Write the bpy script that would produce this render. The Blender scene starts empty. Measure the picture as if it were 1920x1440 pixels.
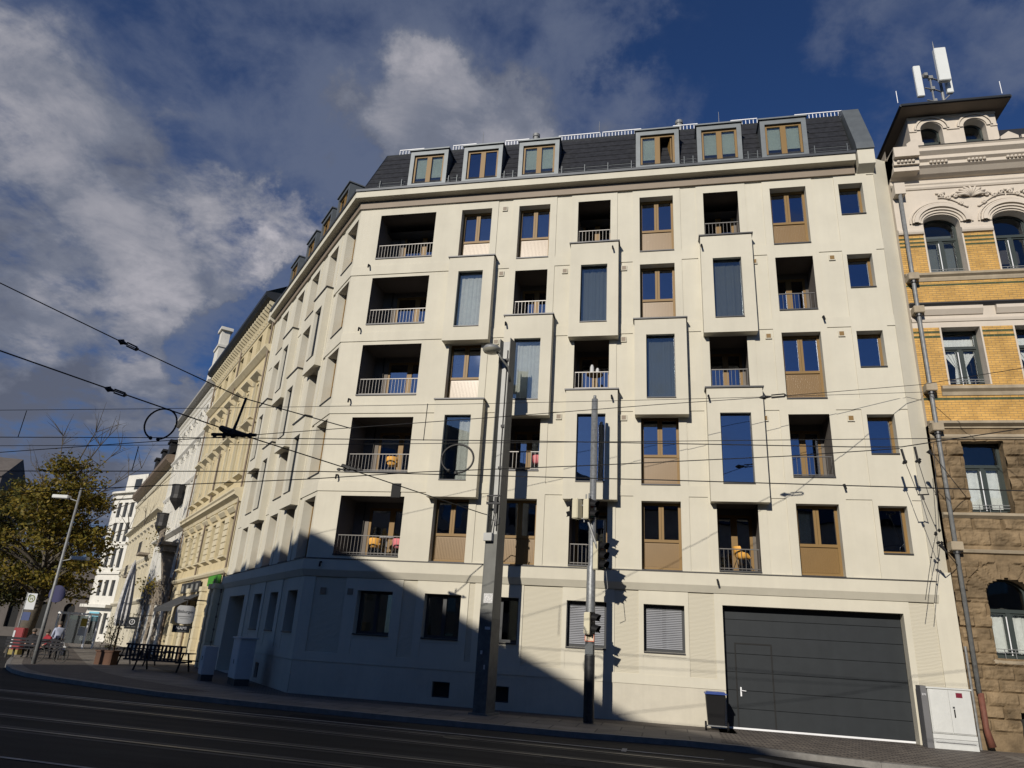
import bpy, bmesh, math, random
from mathutils import Vector, Matrix, noise
rad = math.radians
rnd = random.Random(11)
scene = bpy.context.scene
COL = scene.collection

# ------------------------------------------------------------------ camera
F_PX, YAW, PITCH, ROLL = 1312.115, rad(-12.7444), rad(20.3655), rad(3.5439)
CAM = Vector((0, -23.039, 1.92))
def cam_axes():
    fwd = Vector((math.sin(YAW)*math.cos(PITCH), math.cos(YAW)*math.cos(PITCH), math.sin(PITCH)))
    right = Vector((math.cos(YAW), -math.sin(YAW), 0)); up = right.cross(fwd)
    r2 = right*math.cos(ROLL) + up*math.sin(ROLL); u2 = up*math.cos(ROLL) - right*math.sin(ROLL)
    return r2, u2, fwd
CR, CU, CF = cam_axes()
cd = bpy.data.cameras.new('camera'); cam = bpy.data.objects.new('camera', cd); COL.objects.link(cam)
cd.sensor_width = 36; cd.lens = F_PX/1920*36; cd.clip_end = 3000; cd.clip_start = .1
cam.matrix_world = Matrix(((CR.x, CU.x, -CF.x, CAM.x), (CR.y, CU.y, -CF.y, CAM.y), (CR.z, CU.z, -CF.z, CAM.z), (0, 0, 0, 1)))
scene.camera = cam
# survey helpers: sight lines of the photograph met with surveyed planes
def ray(px, py): return CR*((px-960)/F_PX) - CU*((py-720)/F_PX) + CF
def onY(px, py, y):
    d = ray(px, py); return CAM + d*((y-CAM.y)/d.y)
def onZ(px, py, z):
    d = ray(px, py); return CAM + d*((z-CAM.z)/d.z)
def onV(px, py, a, w):
    n = Vector((-w[1], w[0])); d = ray(px, py)
    return CAM + d*((n.x*(a[0]-CAM.x)+n.y*(a[1]-CAM.y))/(n.x*d.x+n.y*d.y))

# ------------------------------------------------------------------ frames
class Fr:
    def __init__(s, o, u, n): s.o = Vector((o[0], o[1], 0)); s.u = Vector((u[0], u[1], 0)); s.n = Vector((n[0], n[1], 0))
    def P(s, a, d, z): return s.o + s.u*a + s.n*d + Vector((0, 0, z))
C0 = Vector((-12.13, 0)); TB = rad(133.4); UB = Vector((math.cos(TB), math.sin(TB)))
A = Fr((0, 0), (1, 0), (0, -1))
B = Fr(C0, (-UB.x, -UB.y), (-.7266, -.6871))
P1 = C0 + UB*14.2; TL = rad(134.6); UL = Vector((math.cos(TL), math.sin(TL)))
L = Fr(P1, (-UL.x, -UL.y), (-UL.y, UL.x))
C = Fr((0, .1), (1, 0), (0, -1))
W3 = Fr((0, 0), (1, 0), (0, 1))
def gz(x, y):
    t = (x-C0.x)*UB.x + (y-C0.y)*UB.y
    return -.010*max(0, t-10)
def G(px, py, dz=0):
    p = onZ(px, py, 0)
    for _ in range(30): p = p*.5 + onZ(px, py, gz(p.x, p.y))*.5
    return Vector((p.x, p.y, gz(p.x, p.y)+dz))

# ------------------------------------------------------------------ mesh collector
def rootof(o):
    while o.parent: o = o.parent
    return o
class MB:
    def __init__(s): s.v = []; s.f = []
    def poly(s, pts):
        i = len(s.v); s.v += [Vector(p) for p in pts]; s.f.append(list(range(i, i+len(pts))))
    def box(s, fr, a0, a1, d0, d1, z0, z1):
        p = [fr.P(a, d, z) for z in (z0, z1) for d in (d0, d1) for a in (a0, a1)]
        i = len(s.v); s.v += p
        s.f += [[i+k for k in q] for q in ((0, 1, 3, 2), (4, 6, 7, 5), (0, 4, 5, 1), (2, 3, 7, 6), (0, 2, 6, 4), (1, 5, 7, 3))]
        return s
    def pane(s, fr, a0, a1, d, z0, z1, t=.012):
        w, h = a1-a0, z1-z0; ta, tz = rnd.uniform(-t, t)*w/2, rnd.uniform(-t, t)*h/2
        f = [fr.P(a, d+(ta if a == a1 else -ta)+(tz if z == z1 else -tz), z) for a, z in ((a0, z0), (a1, z0), (a1, z1), (a0, z1))]
        return s.prism(f, fr.n*-.006)
    def quad(s, fr, a0, a1, d, z0, z1): s.poly([fr.P(a0, d, z0), fr.P(a1, d, z0), fr.P(a1, d, z1), fr.P(a0, d, z1)]); return s
    def prism(s, pts, off):
        n = len(pts); off = Vector(off); i = len(s.v)
        s.v += [Vector(p) for p in pts] + [Vector(p)+off for p in pts]
        s.f.append([i+k for k in range(n)]); s.f.append([i+n+k for k in reversed(range(n))])
        for k in range(n): s.f.append([i+k, i+n+k, i+n+(k+1) % n, i+(k+1) % n])
        return s
    def tube(s, pts, r, n=6, caps=True):
        pts = [Vector(p) for p in pts]; rs = r if isinstance(r, (list, tuple)) else [r]*len(pts)
        i = len(s.v); last = None
        for k, p in enumerate(pts):
            t = (pts[min(k+1, len(pts)-1)] - pts[max(k-1, 0)])
            if t.length < 1e-9: t = Vector((0, 0, 1))
            t.normalize()
            a = last if last is not None else (Vector((0, 0, 1)) if abs(t.z) < .9 else Vector((1, 0, 0)))
            b = t.cross(a)
            if b.length < 1e-6: b = t.cross(Vector((0, 1, 0)))
            b.normalize(); a = b.cross(t); last = a
            for j in range(n):
                g = 2*math.pi*j/n; s.v.append(p + (a*math.cos(g)+b*math.sin(g))*rs[k])
        for k in range(len(pts)-1):
            for j in range(n):
                s.f.append([i+k*n+j, i+k*n+(j+1) % n, i+(k+1)*n+(j+1) % n, i+(k+1)*n+j])
        if caps:
            s.f.append([i+j for j in reversed(range(n))]); m = i+(len(pts)-1)*n; s.f.append([m+j for j in range(n)])
        return s
    def cyl(s, c, r, z0, z1, n=16, r2=None): return s.tube([(c[0], c[1], z0), (c[0], c[1], z1)], [r, r if r2 is None else r2], n)
    def lathe(s, c, prof, n=16, sx=1, sy=1):
        c = Vector(c); i = len(s.v)
        for r, z in prof:
            for j in range(n):
                g = 2*math.pi*j/n; s.v.append(c+Vector((r*sx*math.cos(g), r*sy*math.sin(g), z)))
        for k in range(len(prof)-1):
            for j in range(n): s.f.append([i+k*n+j, i+k*n+(j+1) % n, i+(k+1)*n+(j+1) % n, i+(k+1)*n+j])
        return s
    def ball(s, c, r, n=8, sc=(1, 1, 1)):
        c = Vector(c); i = len(s.v); m = n//2+1
        for k in range(m):
            t = math.pi*k/(m-1)
            for j in range(n):
                g = 2*math.pi*j/n; s.v.append(c+Vector((r*sc[0]*math.sin(t)*math.cos(g), r*sc[1]*math.sin(t)*math.sin(g), r*sc[2]*math.cos(t))))
        for k in range(m-1):
            for j in range(n): s.f.append([i+k*n+j, i+(k+1)*n+j, i+(k+1)*n+(j+1) % n, i+k*n+(j+1) % n])
        return s
    def build(s, name, mat, parent=None, smooth=False, bevel=0, merge=False):
        me = bpy.data.meshes.new(name)
        off = rootof(parent).location if parent else Vector((0, 0, 0))
        me.from_pydata([tuple(p-off) for p in s.v], [], s.f)
        if merge or smooth or bevel:
            bm = bmesh.new(); bm.from_mesh(me)
            bmesh.ops.remove_doubles(bm, verts=bm.verts, dist=1e-5)
            if bevel:
                ed = [e for e in bm.edges if len(e.link_faces) == 2 and e.calc_face_angle(0) > .6]
                bmesh.ops.bevel(bm, geom=ed, offset=bevel, segments=2, affect='EDGES', clamp_overlap=True)
            bmesh.ops.recalc_face_normals(bm, faces=bm.faces)
            bm.to_mesh(me); bm.free()
        if smooth:
            for p in me.polygons: p.use_smooth = True
        me.materials.append(mat)
        o = bpy.data.objects.new(name, me); COL.objects.link(o)
        if parent: o.parent = parent
        return o
def tag(o, label=None, cat=None, group=None, kind=None):
    if label: o['label'] = label
    if cat: o['category'] = cat
    if group: o['group'] = group
    if kind: o['kind'] = kind
    return o
def thing(name, loc, label, cat, group=None):
    o = bpy.data.objects.new(name, None); COL.objects.link(o); o.location = Vector(loc); o.empty_display_size = .2
    return tag(o, label, cat, group)
def text_mb(txt, fr_o, right, up, size, depth=.004):
    cu = bpy.data.curves.new('t', 'FONT'); cu.body = txt; cu.size = size; cu.align_x = 'CENTER'; cu.align_y = 'CENTER'; cu.extrude = depth
    ob = bpy.data.objects.new('t', cu); COL.objects.link(ob); bpy.context.view_layer.update()
    me = ob.evaluated_get(bpy.context.evaluated_depsgraph_get()).to_mesh()
    m = MB(); right = Vector(right).normalized(); up = Vector(up).normalized(); nn = right.cross(up)
    m.v = [Vector(fr_o)+right*v.co.x+up*v.co.y+nn*v.co.z for v in me.vertices]; m.f = [list(p.vertices) for p in me.polygons]
    bpy.data.objects.remove(ob); bpy.data.curves.remove(cu)
    return m

# ------------------------------------------------------------------ materials
def nt(name):
    m = bpy.data.materials.new(name); m.use_nodes = True; n = m.node_tree; n.nodes.clear()
    return m, n, n.nodes.new('ShaderNodeOutputMaterial')
def nd(n, t, **kw):
    x = n.nodes.new(t)
    for k, v in kw.items():
        if k in x.inputs: x.inputs[k].default_value = v
        else: setattr(x, k, v)
    return x
def mat(name, col, rough=.65, metal=0, var=.10, scale=1.5, bump=.0, bscale=60, spec=.4, stain=0, coat=0):
    m, n, out = nt(name); lk = n.links.new
    p = nd(n, 'ShaderNodeBsdfPrincipled'); p.inputs['Roughness'].default_value = rough; p.inputs['Metallic'].default_value = metal
    p.inputs['Specular IOR Level'].default_value = spec; p.inputs['Coat Weight'].default_value = coat
    tc = nd(n, 'ShaderNodeTexCoord')
    nz = nd(n, 'ShaderNodeTexNoise', Scale=scale, Detail=6.0, Roughness=.65); lk(tc.outputs['Object'], nz.inputs['Vector'])
    rp = nd(n, 'ShaderNodeMapRange'); rp.inputs['From Min'].default_value = .3; rp.inputs['From Max'].default_value = .7
    rp.inputs['To Min'].default_value = 1-var; rp.inputs['To Max'].default_value = 1+var*.6; lk(nz.outputs['Fac'], rp.inputs['Value'])
    mx = nd(n, 'ShaderNodeVectorMath', operation='SCALE'); mx.inputs[0].default_value = col[:3]; lk(rp.outputs[0], mx.inputs['Scale'])
    src = mx.outputs[0]
    if stain:
        mp = nd(n, 'ShaderNodeMapping'); mp.inputs['Scale'].default_value = (2.2, 2.2, .12); lk(tc.outputs['Object'], mp.inputs['Vector'])
        n2 = nd(n, 'ShaderNodeTexNoise', Scale=1.3, Detail=5.0, Roughness=.7); lk(mp.outputs[0], n2.inputs['Vector'])
        r2 = nd(n, 'ShaderNodeMapRange'); r2.inputs['From Min'].default_value = .35; r2.inputs['From Max'].default_value = .75
        r2.inputs['To Min'].default_value = 1; r2.inputs['To Max'].default_value = 1-stain; lk(n2.outputs['Fac'], r2.inputs['Value'])
        m2 = nd(n, 'ShaderNodeVectorMath', operation='SCALE'); lk(src, m2.inputs[0]); lk(r2.outputs[0], m2.inputs['Scale']); src = m2.outputs[0]
    lk(src, p.inputs['Base Color'])
    if bump:
        nb = nd(n, 'ShaderNodeTexNoise', Scale=bscale, Detail=4.0); lk(tc.outputs['Object'], nb.inputs['Vector'])
        bp = nd(n, 'ShaderNodeBump', Strength=bump, Distance=.02); lk(nb.outputs['Fac'], bp.inputs['Height']); lk(bp.outputs[0], p.inputs['Normal'])
    lk(p.outputs[0], out.inputs[0]); return m
def mat_brick(name, c1, c2, mortar, w, h, ms=.012, axis='x', rough=.6, bump=.4):
    m, n, out = nt(name); lk = n.links.new
    p = nd(n, 'ShaderNodeBsdfPrincipled'); p.inputs['Roughness'].default_value = rough
    tc = nd(n, 'ShaderNodeTexCoord'); sp = nd(n, 'ShaderNodeSeparateXYZ'); lk(tc.outputs['Object'], sp.inputs[0])
    cb = nd(n, 'ShaderNodeCombineXYZ')
    lk(sp.outputs['X'], cb.inputs['X']); lk(sp.outputs['Z' if axis == 'x' else 'Y'], cb.inputs['Y'])
    bk = nd(n, 'ShaderNodeTexBrick'); bk.inputs['Color1'].default_value = (*c1, 1); bk.inputs['Color2'].default_value = (*c2, 1); bk.inputs['Mortar'].default_value = (*mortar, 1)
    bk.inputs['Scale'].default_value = 1; bk.inputs['Brick Width'].default_value = w; bk.inputs['Row Height'].default_value = h; bk.inputs['Mortar Size'].default_value = ms
    bk.inputs['Mortar Smooth'].default_value = .3; bk.inputs['Bias'].default_value = -.1
    lk(cb.outputs[0], bk.inputs['Vector'])
    nz = nd(n, 'ShaderNodeTexNoise', Scale=2.0, Detail=5.0); lk(tc.outputs['Object'], nz.inputs['Vector'])
    r = nd(n, 'ShaderNodeMapRange'); r.inputs['From Min'].default_value = .3; r.inputs['From Max'].default_value = .7; r.inputs['To Min'].default_value = .78; r.inputs['To Max'].default_value = 1.12; lk(nz.outputs['Fac'], r.inputs['Value'])
    s = nd(n, 'ShaderNodeVectorMath', operation='SCALE'); lk(bk.outputs['Color'], s.inputs[0]); lk(r.outputs[0], s.inputs['Scale']); lk(s.outputs[0], p.inputs['Base Color'])
    b = nd(n, 'ShaderNodeBump', Strength=bump, Distance=.01); b.invert = True; lk(bk.outputs['Fac'], b.inputs['Height']); lk(b.outputs[0], p.inputs['Normal'])
    lk(p.outputs[0], out.inputs[0]); return m
def mat_glass(name, refl=.35, tint=(.75, .82, .88), trans=(.8, .85, .85), rough=.015, wob=.02):
    m, n, out = nt(name); lk = n.links.new
    g = nd(n, 'ShaderNodeBsdfGlossy'); g.inputs['Color'].default_value = (*tint, 1); g.inputs['Roughness'].default_value = rough
    t = nd(n, 'ShaderNodeBsdfTransparent'); t.inputs['Color'].default_value = (*trans, 1)
    lw = nd(n, 'ShaderNodeLayerWeight', Blend=.25)
    mr = nd(n, 'ShaderNodeMapRange'); mr.inputs['To Min'].default_value = refl; mr.inputs['To Max'].default_value = 1; lk(lw.outputs['Fresnel'], mr.inputs['Value'])
    if wob:
        tc = nd(n, 'ShaderNodeTexCoord'); nz = nd(n, 'ShaderNodeTexNoise', Scale=1.1, Detail=1.0); lk(tc.outputs['Object'], nz.inputs['Vector'])
        bp = nd(n, 'ShaderNodeBump', Strength=wob, Distance=.1); lk(nz.outputs['Fac'], bp.inputs['Height']); lk(bp.outputs[0], g.inputs['Normal'])
    mx = nd(n, 'ShaderNodeMixShader'); lk(mr.outputs[0], mx.inputs[0]); lk(t.outputs[0], mx.inputs[1]); lk(g.outputs[0], mx.inputs[2]); lk(mx.outputs[0], out.inputs[0])
    return m
def mat_wave(name, col, dirn='Z', scale=9, dist=3, bump=.6, rough=.7):
    m, n, out = nt(name); lk = n.links.new
    p = nd(n, 'ShaderNodeBsdfPrincipled'); p.inputs['Base Color'].default_value = (*col, 1); p.inputs['Roughness'].default_value = rough
    tc = nd(n, 'ShaderNodeTexCoord'); w = nd(n, 'ShaderNodeTexWave', wave_type='BANDS', bands_direction=dirn)
    w.inputs['Scale'].default_value = scale; w.inputs['Distortion'].default_value = dist; w.inputs['Detail'].default_value = 1.5; w.inputs['Detail Scale'].default_value = .6
    lk(tc.outputs['Object'], w.inputs['Vector'])
    b = nd(n, 'ShaderNodeBump', Strength=bump, Distance=.03); lk(w.outputs['Fac'], b.inputs['Height']); lk(b.outputs[0], p.inputs['Normal']); lk(p.outputs[0], out.inputs[0]); return m

M = {}
M['plaster'] = mat('plaster', (.57, .538, .445), .8, var=.08, scale=.55, bump=.14, bscale=90, spec=.12, stain=.055)
M['plinth'] = mat('plinth_plaster', (.54, .505, .42), .85, var=.10, scale=1.2, bump=.15, bscale=70, spec=.15, stain=.08)
M['ribbed'] = mat_wave('ribbed_plaster', (.50, .465, .37), 'Z', 8.5, 2.8, .34)
M['brown'] = mat('brown_band_paint', (.22, .175, .13), .6)
M['bronze'] = mat('bronze_frame', (.205, .122, .038), .5, var=.05, spec=.3)
M['bronze_panel'] = mat('bronze_panel', (.185, .108, .032), .35, var=.06, spec=.55)
M['flashing'] = mat('dark_flashing', (.05, .05, .052), .45, metal=.6)
M['zinc'] = mat('zinc_sheet', (.13, .145, .155), .5, metal=.35, var=.15, scale=3)
M['zinc_dark'] = mat('dark_zinc_sheet', (.045, .05, .058), .45, metal=.4, var=.12)
M['tile'] = mat('slate_tile', (.024, .025, .029), .55, var=.45, scale=6, bump=.3, bscale=25, spec=.25)
M['galv'] = mat('galvanised_steel', (.22, .225, .225), .55, metal=.25, var=.25, scale=9)
M['white_metal'] = mat('white_metal', (.75, .76, .78), .45)
M['rail'] = mat('railing_steel', (.11, .105, .10), .4, metal=.5)
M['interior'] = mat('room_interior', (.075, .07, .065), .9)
M['curtain'] = mat('curtain_cloth', (.80, .81, .80), .9, var=.12, scale=6)
M['blind'] = mat('roller_blind', (.50, .58, .52), .8)
M['slat'] = mat('aluminium_slats', (.36, .37, .40), .45, metal=.3)
M['frame_dark'] = mat('anthracite_frame', (.035, .038, .042), .4)
M['glass'] = mat_glass('window_glass', .36, tint=(.60, .66, .80), trans=(.42, .46, .48), wob=.05)
M['glass_clear'] = mat_glass('bay_window_glass', .14, tint=(.60, .68, .76), trans=(.84, .85, .83))
M['glass_dark'] = mat_glass('dark_window_glass', .16, trans=(.35, .37, .38))
M['glass_old'] = mat_glass('old_window_glass', .055, tint=(.7, .75, .8), trans=(.9, .91, .9), wob=.06)
M['garage'] = mat('garage_door_paint', (.027, .031, .035), .5, var=.10, scale=2.5, spec=.18, stain=.12)
M['black'] = mat('black_void', (.012, .012, .012), .8)
M['black_plastic'] = mat('black_plastic', (.010, .010, .011), .55, spec=.15)
M['cable'] = mat('cable_rubber', (.012, .012, .013), .6)
SUN_E, SKY_S, CLOUD_K, SKY_TINT, EXPO = 4.4, .05, 28, (.50, .74, 1.18), 0
# ------------------------------------------------------------------ ground
def mat_asphalt():
    m, n, out = nt('asphalt'); lk = n.links.new
    p = nd(n, 'ShaderNodeBsdfPrincipled'); p.inputs['Roughness'].default_value = .8; p.inputs['Specular IOR Level'].default_value = .12
    tc = nd(n, 'ShaderNodeTexCoord'); mp = nd(n, 'ShaderNodeMapping'); mp.inputs['Scale'].default_value = (.25, 1.6, 1); lk(tc.outputs['Object'], mp.inputs[0])
    a = nd(n, 'ShaderNodeTexNoise', Scale=1.0, Detail=7.0, Roughness=.7); lk(mp.outputs[0], a.inputs['Vector'])
    b = nd(n, 'ShaderNodeTexNoise', Scale=45.0, Detail=3.0); lk(tc.outputs['Object'], b.inputs['Vector'])
    r = nd(n, 'ShaderNodeMapRange'); r.inputs['From Min'].default_value = .3; r.inputs['From Max'].default_value = .7; r.inputs['To Min'].default_value = .014; r.inputs['To Max'].default_value = .036; lk(a.outputs['Fac'], r.inputs['Value'])
    q = nd(n, 'ShaderNodeMapRange'); q.inputs['To Min'].default_value = .6; q.inputs['To Max'].default_value = 1.4; lk(b.outputs['Fac'], q.inputs['Value'])
    mu = nd(n, 'ShaderNodeMath', operation='MULTIPLY'); lk(r.outputs[0], mu.inputs[0]); lk(q.outputs[0], mu.inputs[1])
    s = nd(n, 'ShaderNodeVectorMath', operation='SCALE'); s.inputs[0].default_value = (1, .985, .96); lk(mu.outputs[0], s.inputs['Scale']); lk(s.outputs[0], p.inputs['Base Color'])
    bp = nd(n, 'ShaderNodeBump', Strength=.35, Distance=.01); lk(b.outputs['Fac'], bp.inputs['Height']); lk(bp.outputs[0], p.inputs['Normal']); lk(p.outputs[0], out.inputs[0]); return m
M['asphalt'] = mat_asphalt()
M['slab'] = mat_brick('paving_slab', (.20, .178, .15), (.145, .125, .105), (.05, .045, .04), 1.15, .95, .02, 'xy', .75)
M['mosaic'] = mat_brick('mosaic_paving', (.13, .105, .085), (.09, .075, .062), (.05, .045, .04), .11, .1, .012, 'xy', .8)
M['cobble'] = mat_brick('cobble_paving', (.20, .17, .14), (.12, .10, .085), (.035, .03, .028), .24, .17, .025, 'xy', .7, .9)
M['kerb'] = mat('granite_kerb', (.21, .20, .185), .7, var=.25, scale=4, bump=.3)
M['rail_steel'] = mat('tram_rail_steel', (.14, .135, .13), .42, metal=.6, var=.3)
M['road_paint'] = mat('road_paint', (.30, .30, .29), .7, var=.35, scale=4)
M['seam'] = mat('track_concrete', (.05, .049, .046), .75, var=.3, scale=2.5)

def grid_sheet(name, xs, ys, dz, m, kind='structure'):
    mb = MB(); nx = len(xs)
    for y in ys:
        for x in xs: mb.v.append(Vector((x, y, gz(x, y)+dz)))
    for j in range(len(ys)-1):
        for i in range(nx-1): mb.f.append([j*nx+i, j*nx+i+1, (j+1)*nx+i+1, (j+1)*nx+i])
    return tag(mb.build(name, m, smooth=False), kind=kind)
def lin(a, b, n): return [a+(b-a)*i/n for i in range(n+1)]
grid_sheet('road', [-900, -400]+lin(-220, 80, 60)+[300, 900], [-900, -300]+lin(-120, 180, 60)+[400, 900], -.125, M['asphalt'])
kerbline = [(40, -6.5), (12, -5.5), (4.5, -4.9), (3.4, -4.55), (1.9, -4.05), (.5, -3.85), (-2.2, -4.1), (-4.5, -4.0), (-6.8, -3.95), (-9.5, -3.75), (-11.8, -3.5), (-14.7, -3.0),
            (-17, -2.25), (-18.9, -1.6), (-20.4, -1.1), (-21.8, -.5), (-23.4, .5), (-24.8, 1.65), (-26.4, 3.1), (-28.2, 4.9), (-30, 6.75), (-33, 9.9), (-45, 22.6), (-60, 38.4), (-75, 54.3), (-95, 75)]
inner = [(40, 1.5), (12, 1.5), (4.5, 1.5), (3.4, 1.5), (1.9, 1.5), (.5, 1.5), (-2.2, 1.5), (-4.5, 1.5), (-6.8, 1.5), (-9.5, 1.5), (-11.2, 1.0)]
tt = [.5, 2, 3.5, 5, 7, 8.5, 10.5, 13, 16, 19, 25, 40, 60, 80, 105]
inner += [tuple(C0+UB*t+Vector((.7, .7))*.9) for t in tt]
mb = MB(); K = 9
for (kx, ky), (ix, iy) in zip(kerbline, inner):
    for k in range(K):
        f = k/(K-1); x = kx+(ix-kx)*f; y = ky+(iy-ky)*f; mb.v.append(Vector((x, y, gz(x, y))))
for i in range(len(kerbline)-1):
    for k in range(K-1): mb.f.append([i*K+k, i*K+k+1, (i+1)*K+k+1, (i+1)*K+k])
tag(mb.build('pavement', M['slab']), kind='structure')
# mosaic strips: along the wall and the wide apron at the corner
mb = MB()
def strip(mb, pts, f0, f1, dz):
    i0 = len(mb.v); n = 0
    for (kx, ky), (ix, iy) in pts:
        for f in (f0, f1):
            x = kx+(ix-kx)*f; y = ky+(iy-ky)*f; mb.v.append(Vector((x, y, gz(x, y)+dz)))
        n += 1
    for i in range(n-1): mb.f.append([i0+2*i, i0+2*i+1, i0+2*i+3, i0+2*i+2])
pair = list(zip(kerbline, inner))
strip(mb, pair[4:12], .52, .8, .004); strip(mb, pair[11:24], .06, .33, .004); strip(mb, pair[11:24], .62, .98, .004)
tag(mb.build('pavement_mosaic', M['mosaic']), kind='structure')
mb = MB(); mb.poly([(1.3, -3.85, .004), (2.6, -4.2, .004), (8.3, -5.0, .004), (8.3, .3, .004), (1.5, .3, .004)])
tag(mb.build('driveway', M['cobble']), kind='structure')
mb = MB()
kp = [Vector((x, y, gz(x, y))) for x, y in kerbline]
for i in range(len(kp)-1):
    a, b = kp[i], kp[i+1]; t = (b-a).normalized(); nn = Vector((t.y, -t.x, 0))*-1
    if nn.dot(Vector(inner[i]).to_3d()-a) < 0: nn = -nn
    drop = Vector((0, 0, -.075)) if -2 < 0 and a.x > .4 and a.x < 9 else Vector((0, 0, 0))
    up = Vector((0, 0, .006)); lo = Vector((0, 0, -.135)); o = -nn*.02
    mb.poly([a+o+up, b+o+up, b+nn*.14+up, a+nn*.14+up]); mb.poly([a+o+lo, b+o+lo, b+o+up, a+o+up])
tag(mb.build('kerb', M['kerb']), kind='structure')
mb = MB(); mb.poly([(60, -19.5, 0), (-14, -19.5, 0), (-22, -60, 0), (60, -60, 0)]); mb.poly([(60, -19.5, -.13), (-14, -19.5, -.13), (-14, -19.5, 0), (60, -19.5, 0)])
tag(mb.build('pavement_opposite', M['slab']), kind='structure')

def road_strip(name, p, q, w, dz, m):
    mb = MB(); p = Vector(p); q = Vector(q); t = (q-p).normalized(); nn = Vector((-t.y, t.x))*w/2
    N = 40; i0 = 0
    for k in range(N+1):
        c = p+(q-p)*k/N
        for s in (-1, 1):
            x, y = c.x+nn.x*s, c.y+nn.y*s; mb.v.append(Vector((x, y, gz(x, y)-.125+dz)))
    for k in range(N): mb.f.append([2*k, 2*k+1, 2*k+3, 2*k+2])
    return tag(mb.build(name, m), kind='structure')
for (ya, yb) in ((-3.9, -9.3), (-5.25, -10.7), (-8.55, -11.4), (-9.95, -12.85)):
    # y at x=-30 and x=35 ; the tracks run slightly oblique to the facade
    p, q = (-45, ya-(-.07)*(-15)*-1*-1), (40, yb)
    p = (-45, ya+.9)
    for off, w, dz, mm, nm in ((.2, .14, .004, 'seam', 'track_seam'), (-.2, .14, .004, 'seam', 'track_seam'), (0, .10, .008, 'rail_steel', 'tram_rail'), (.085, .045, .006, 'black', 'rail_groove')):
        road_strip(nm, (p[0], p[1]+off), (q[0], q[1]+off), w, dz, M[mm])
road_strip('road_marking', (-18.9, -4.75), (1.2, -5.75), .11, .01, M['road_paint'])
road_strip('road_marking', (-.9, -5.35), (-.9, -5.9), .11, .013, M['road_paint'])
road_strip('road_marking', (-20, -12.6), (-5.5, -13.1), .09, .01, M['road_paint'])
road_strip('road_marking', (1.9, -5.0), (5.2, -7.5), .5, .01, mat('worn_patch', (.10, .10, .095), .7, var=.3))
mb = MB(); mb.tube([(-4.6, -6.05, -.12), (-4.6, -6.05, -.117)], .33, 24); tag(mb.build('manhole_cover', M['flashing']), 'round iron manhole cover in the dark road', 'manhole cover')

M['patch_a'] = mat('asphalt_repair_dark', (.016, .016, .017), .85, var=.4, scale=8, spec=.1); M['patch_b'] = mat('asphalt_repair_pale', (.05, .049, .046), .85, var=.4, scale=8, spec=.1)
for nm, pts, m_ in (('asphalt_patch', [(-9.5, -4.4), (-6.6, -4.55), (-6.7, -5.2), (-9.4, -5.1)], 'patch_a'), ('asphalt_patch', [(-2.4, -7.6), (-.4, -7.9), (-.6, -8.6), (-2.2, -8.5)], 'patch_b'), ('asphalt_patch', [(-14.5, -5.6), (-12.6, -5.8), (-12.7, -6.4), (-14.6, -6.2)], 'patch_b'), ('asphalt_patch', [(2.2, -5.6), (4.4, -6.2), (4.2, -6.9), (2.1, -6.3)], 'patch_a')):
    mb = MB(); mb.poly([(x, y, -.119) for x, y in pts]); tag(mb.build(nm, M[m_]), kind='structure')
# ------------------------------------------------------------------ corner apartment building
apt = thing('apartment_building', (-3, 3, 0), 'large cream corner apartment building with box bays, loggias and a dark mansard roof', 'building')
def wall_grid(mb, fr, a0, a1, z0, z1, holes, d=0):
    xs = sorted({round(v, 4) for v in [a0, a1]+[h[k] for h in holes for k in (0, 1)] if a0-1e-6 <= v <= a1+1e-6})
    zs = sorted({round(v, 4) for v in [z0, z1]+[h[k] for h in holes for k in (2, 3)] if z0-1e-6 <= v <= z1+1e-6})
    for i in range(len(xs)-1):
        run = None
        for j in range(len(zs)-1):
            cx, cz = (xs[i]+xs[i+1])/2, (zs[j]+zs[j+1])/2
            if any(h[0] < cx < h[1] and h[2] < cz < h[3] for h in holes):
                if run is not None: mb.quad(fr, xs[i], xs[i+1], d, run, zs[j]); run = None
            elif run is None: run = zs[j]
        if run is not None: mb.quad(fr, xs[i], xs[i+1], d, run, zs[-1])
    for h in holes:
        x0, x1, y0, y1, dep = h[:5]
        if dep <= 0: continue
        e = d-dep; P = fr.P
        mb.poly([P(x0, d, y0), P(x0, e, y0), P(x0, e, y1), P(x0, d, y1)]); mb.poly([P(x1, d, y0), P(x1, d, y1), P(x1, e, y1), P(x1, e, y0)])
        mb.poly([P(x0, d, y1), P(x0, e, y1), P(x1, e, y1), P(x1, d, y1)]); mb.poly([P(x0, d, y0), P(x1, d, y0), P(x1, e, y0), P(x0, e, y0)])
        if len(h) > 5 and h[5]: mb.quad(fr, x0, x1, e, y0, y1)
def frame_bars(mb, fr, a0, a1, z0, z1, d0, d1, w, mull=0, trans=None, mw=.12):
    mb.box(fr, a0, a0+w, d0, d1, z0, z1); mb.box(fr, a1-w, a1, d0, d1, z0, z1)
    mb.box(fr, a0+w, a1-w, d0, d1, z1-w, z1); mb.box(fr, a0+w, a1-w, d0, d1, z0, z0+w)
    for k in range(mull):
        c = a0+(a1-a0)*(k+1)/(mull+1); mb.box(fr, c-mw/2, c+mw/2, d0, d1+.004, z0+w, z1-w)
    if trans:
        for z in trans: mb.box(fr, a0+w, a1-w, d0, d1+.008, z-.045, z+.045)
REC = .32
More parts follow.
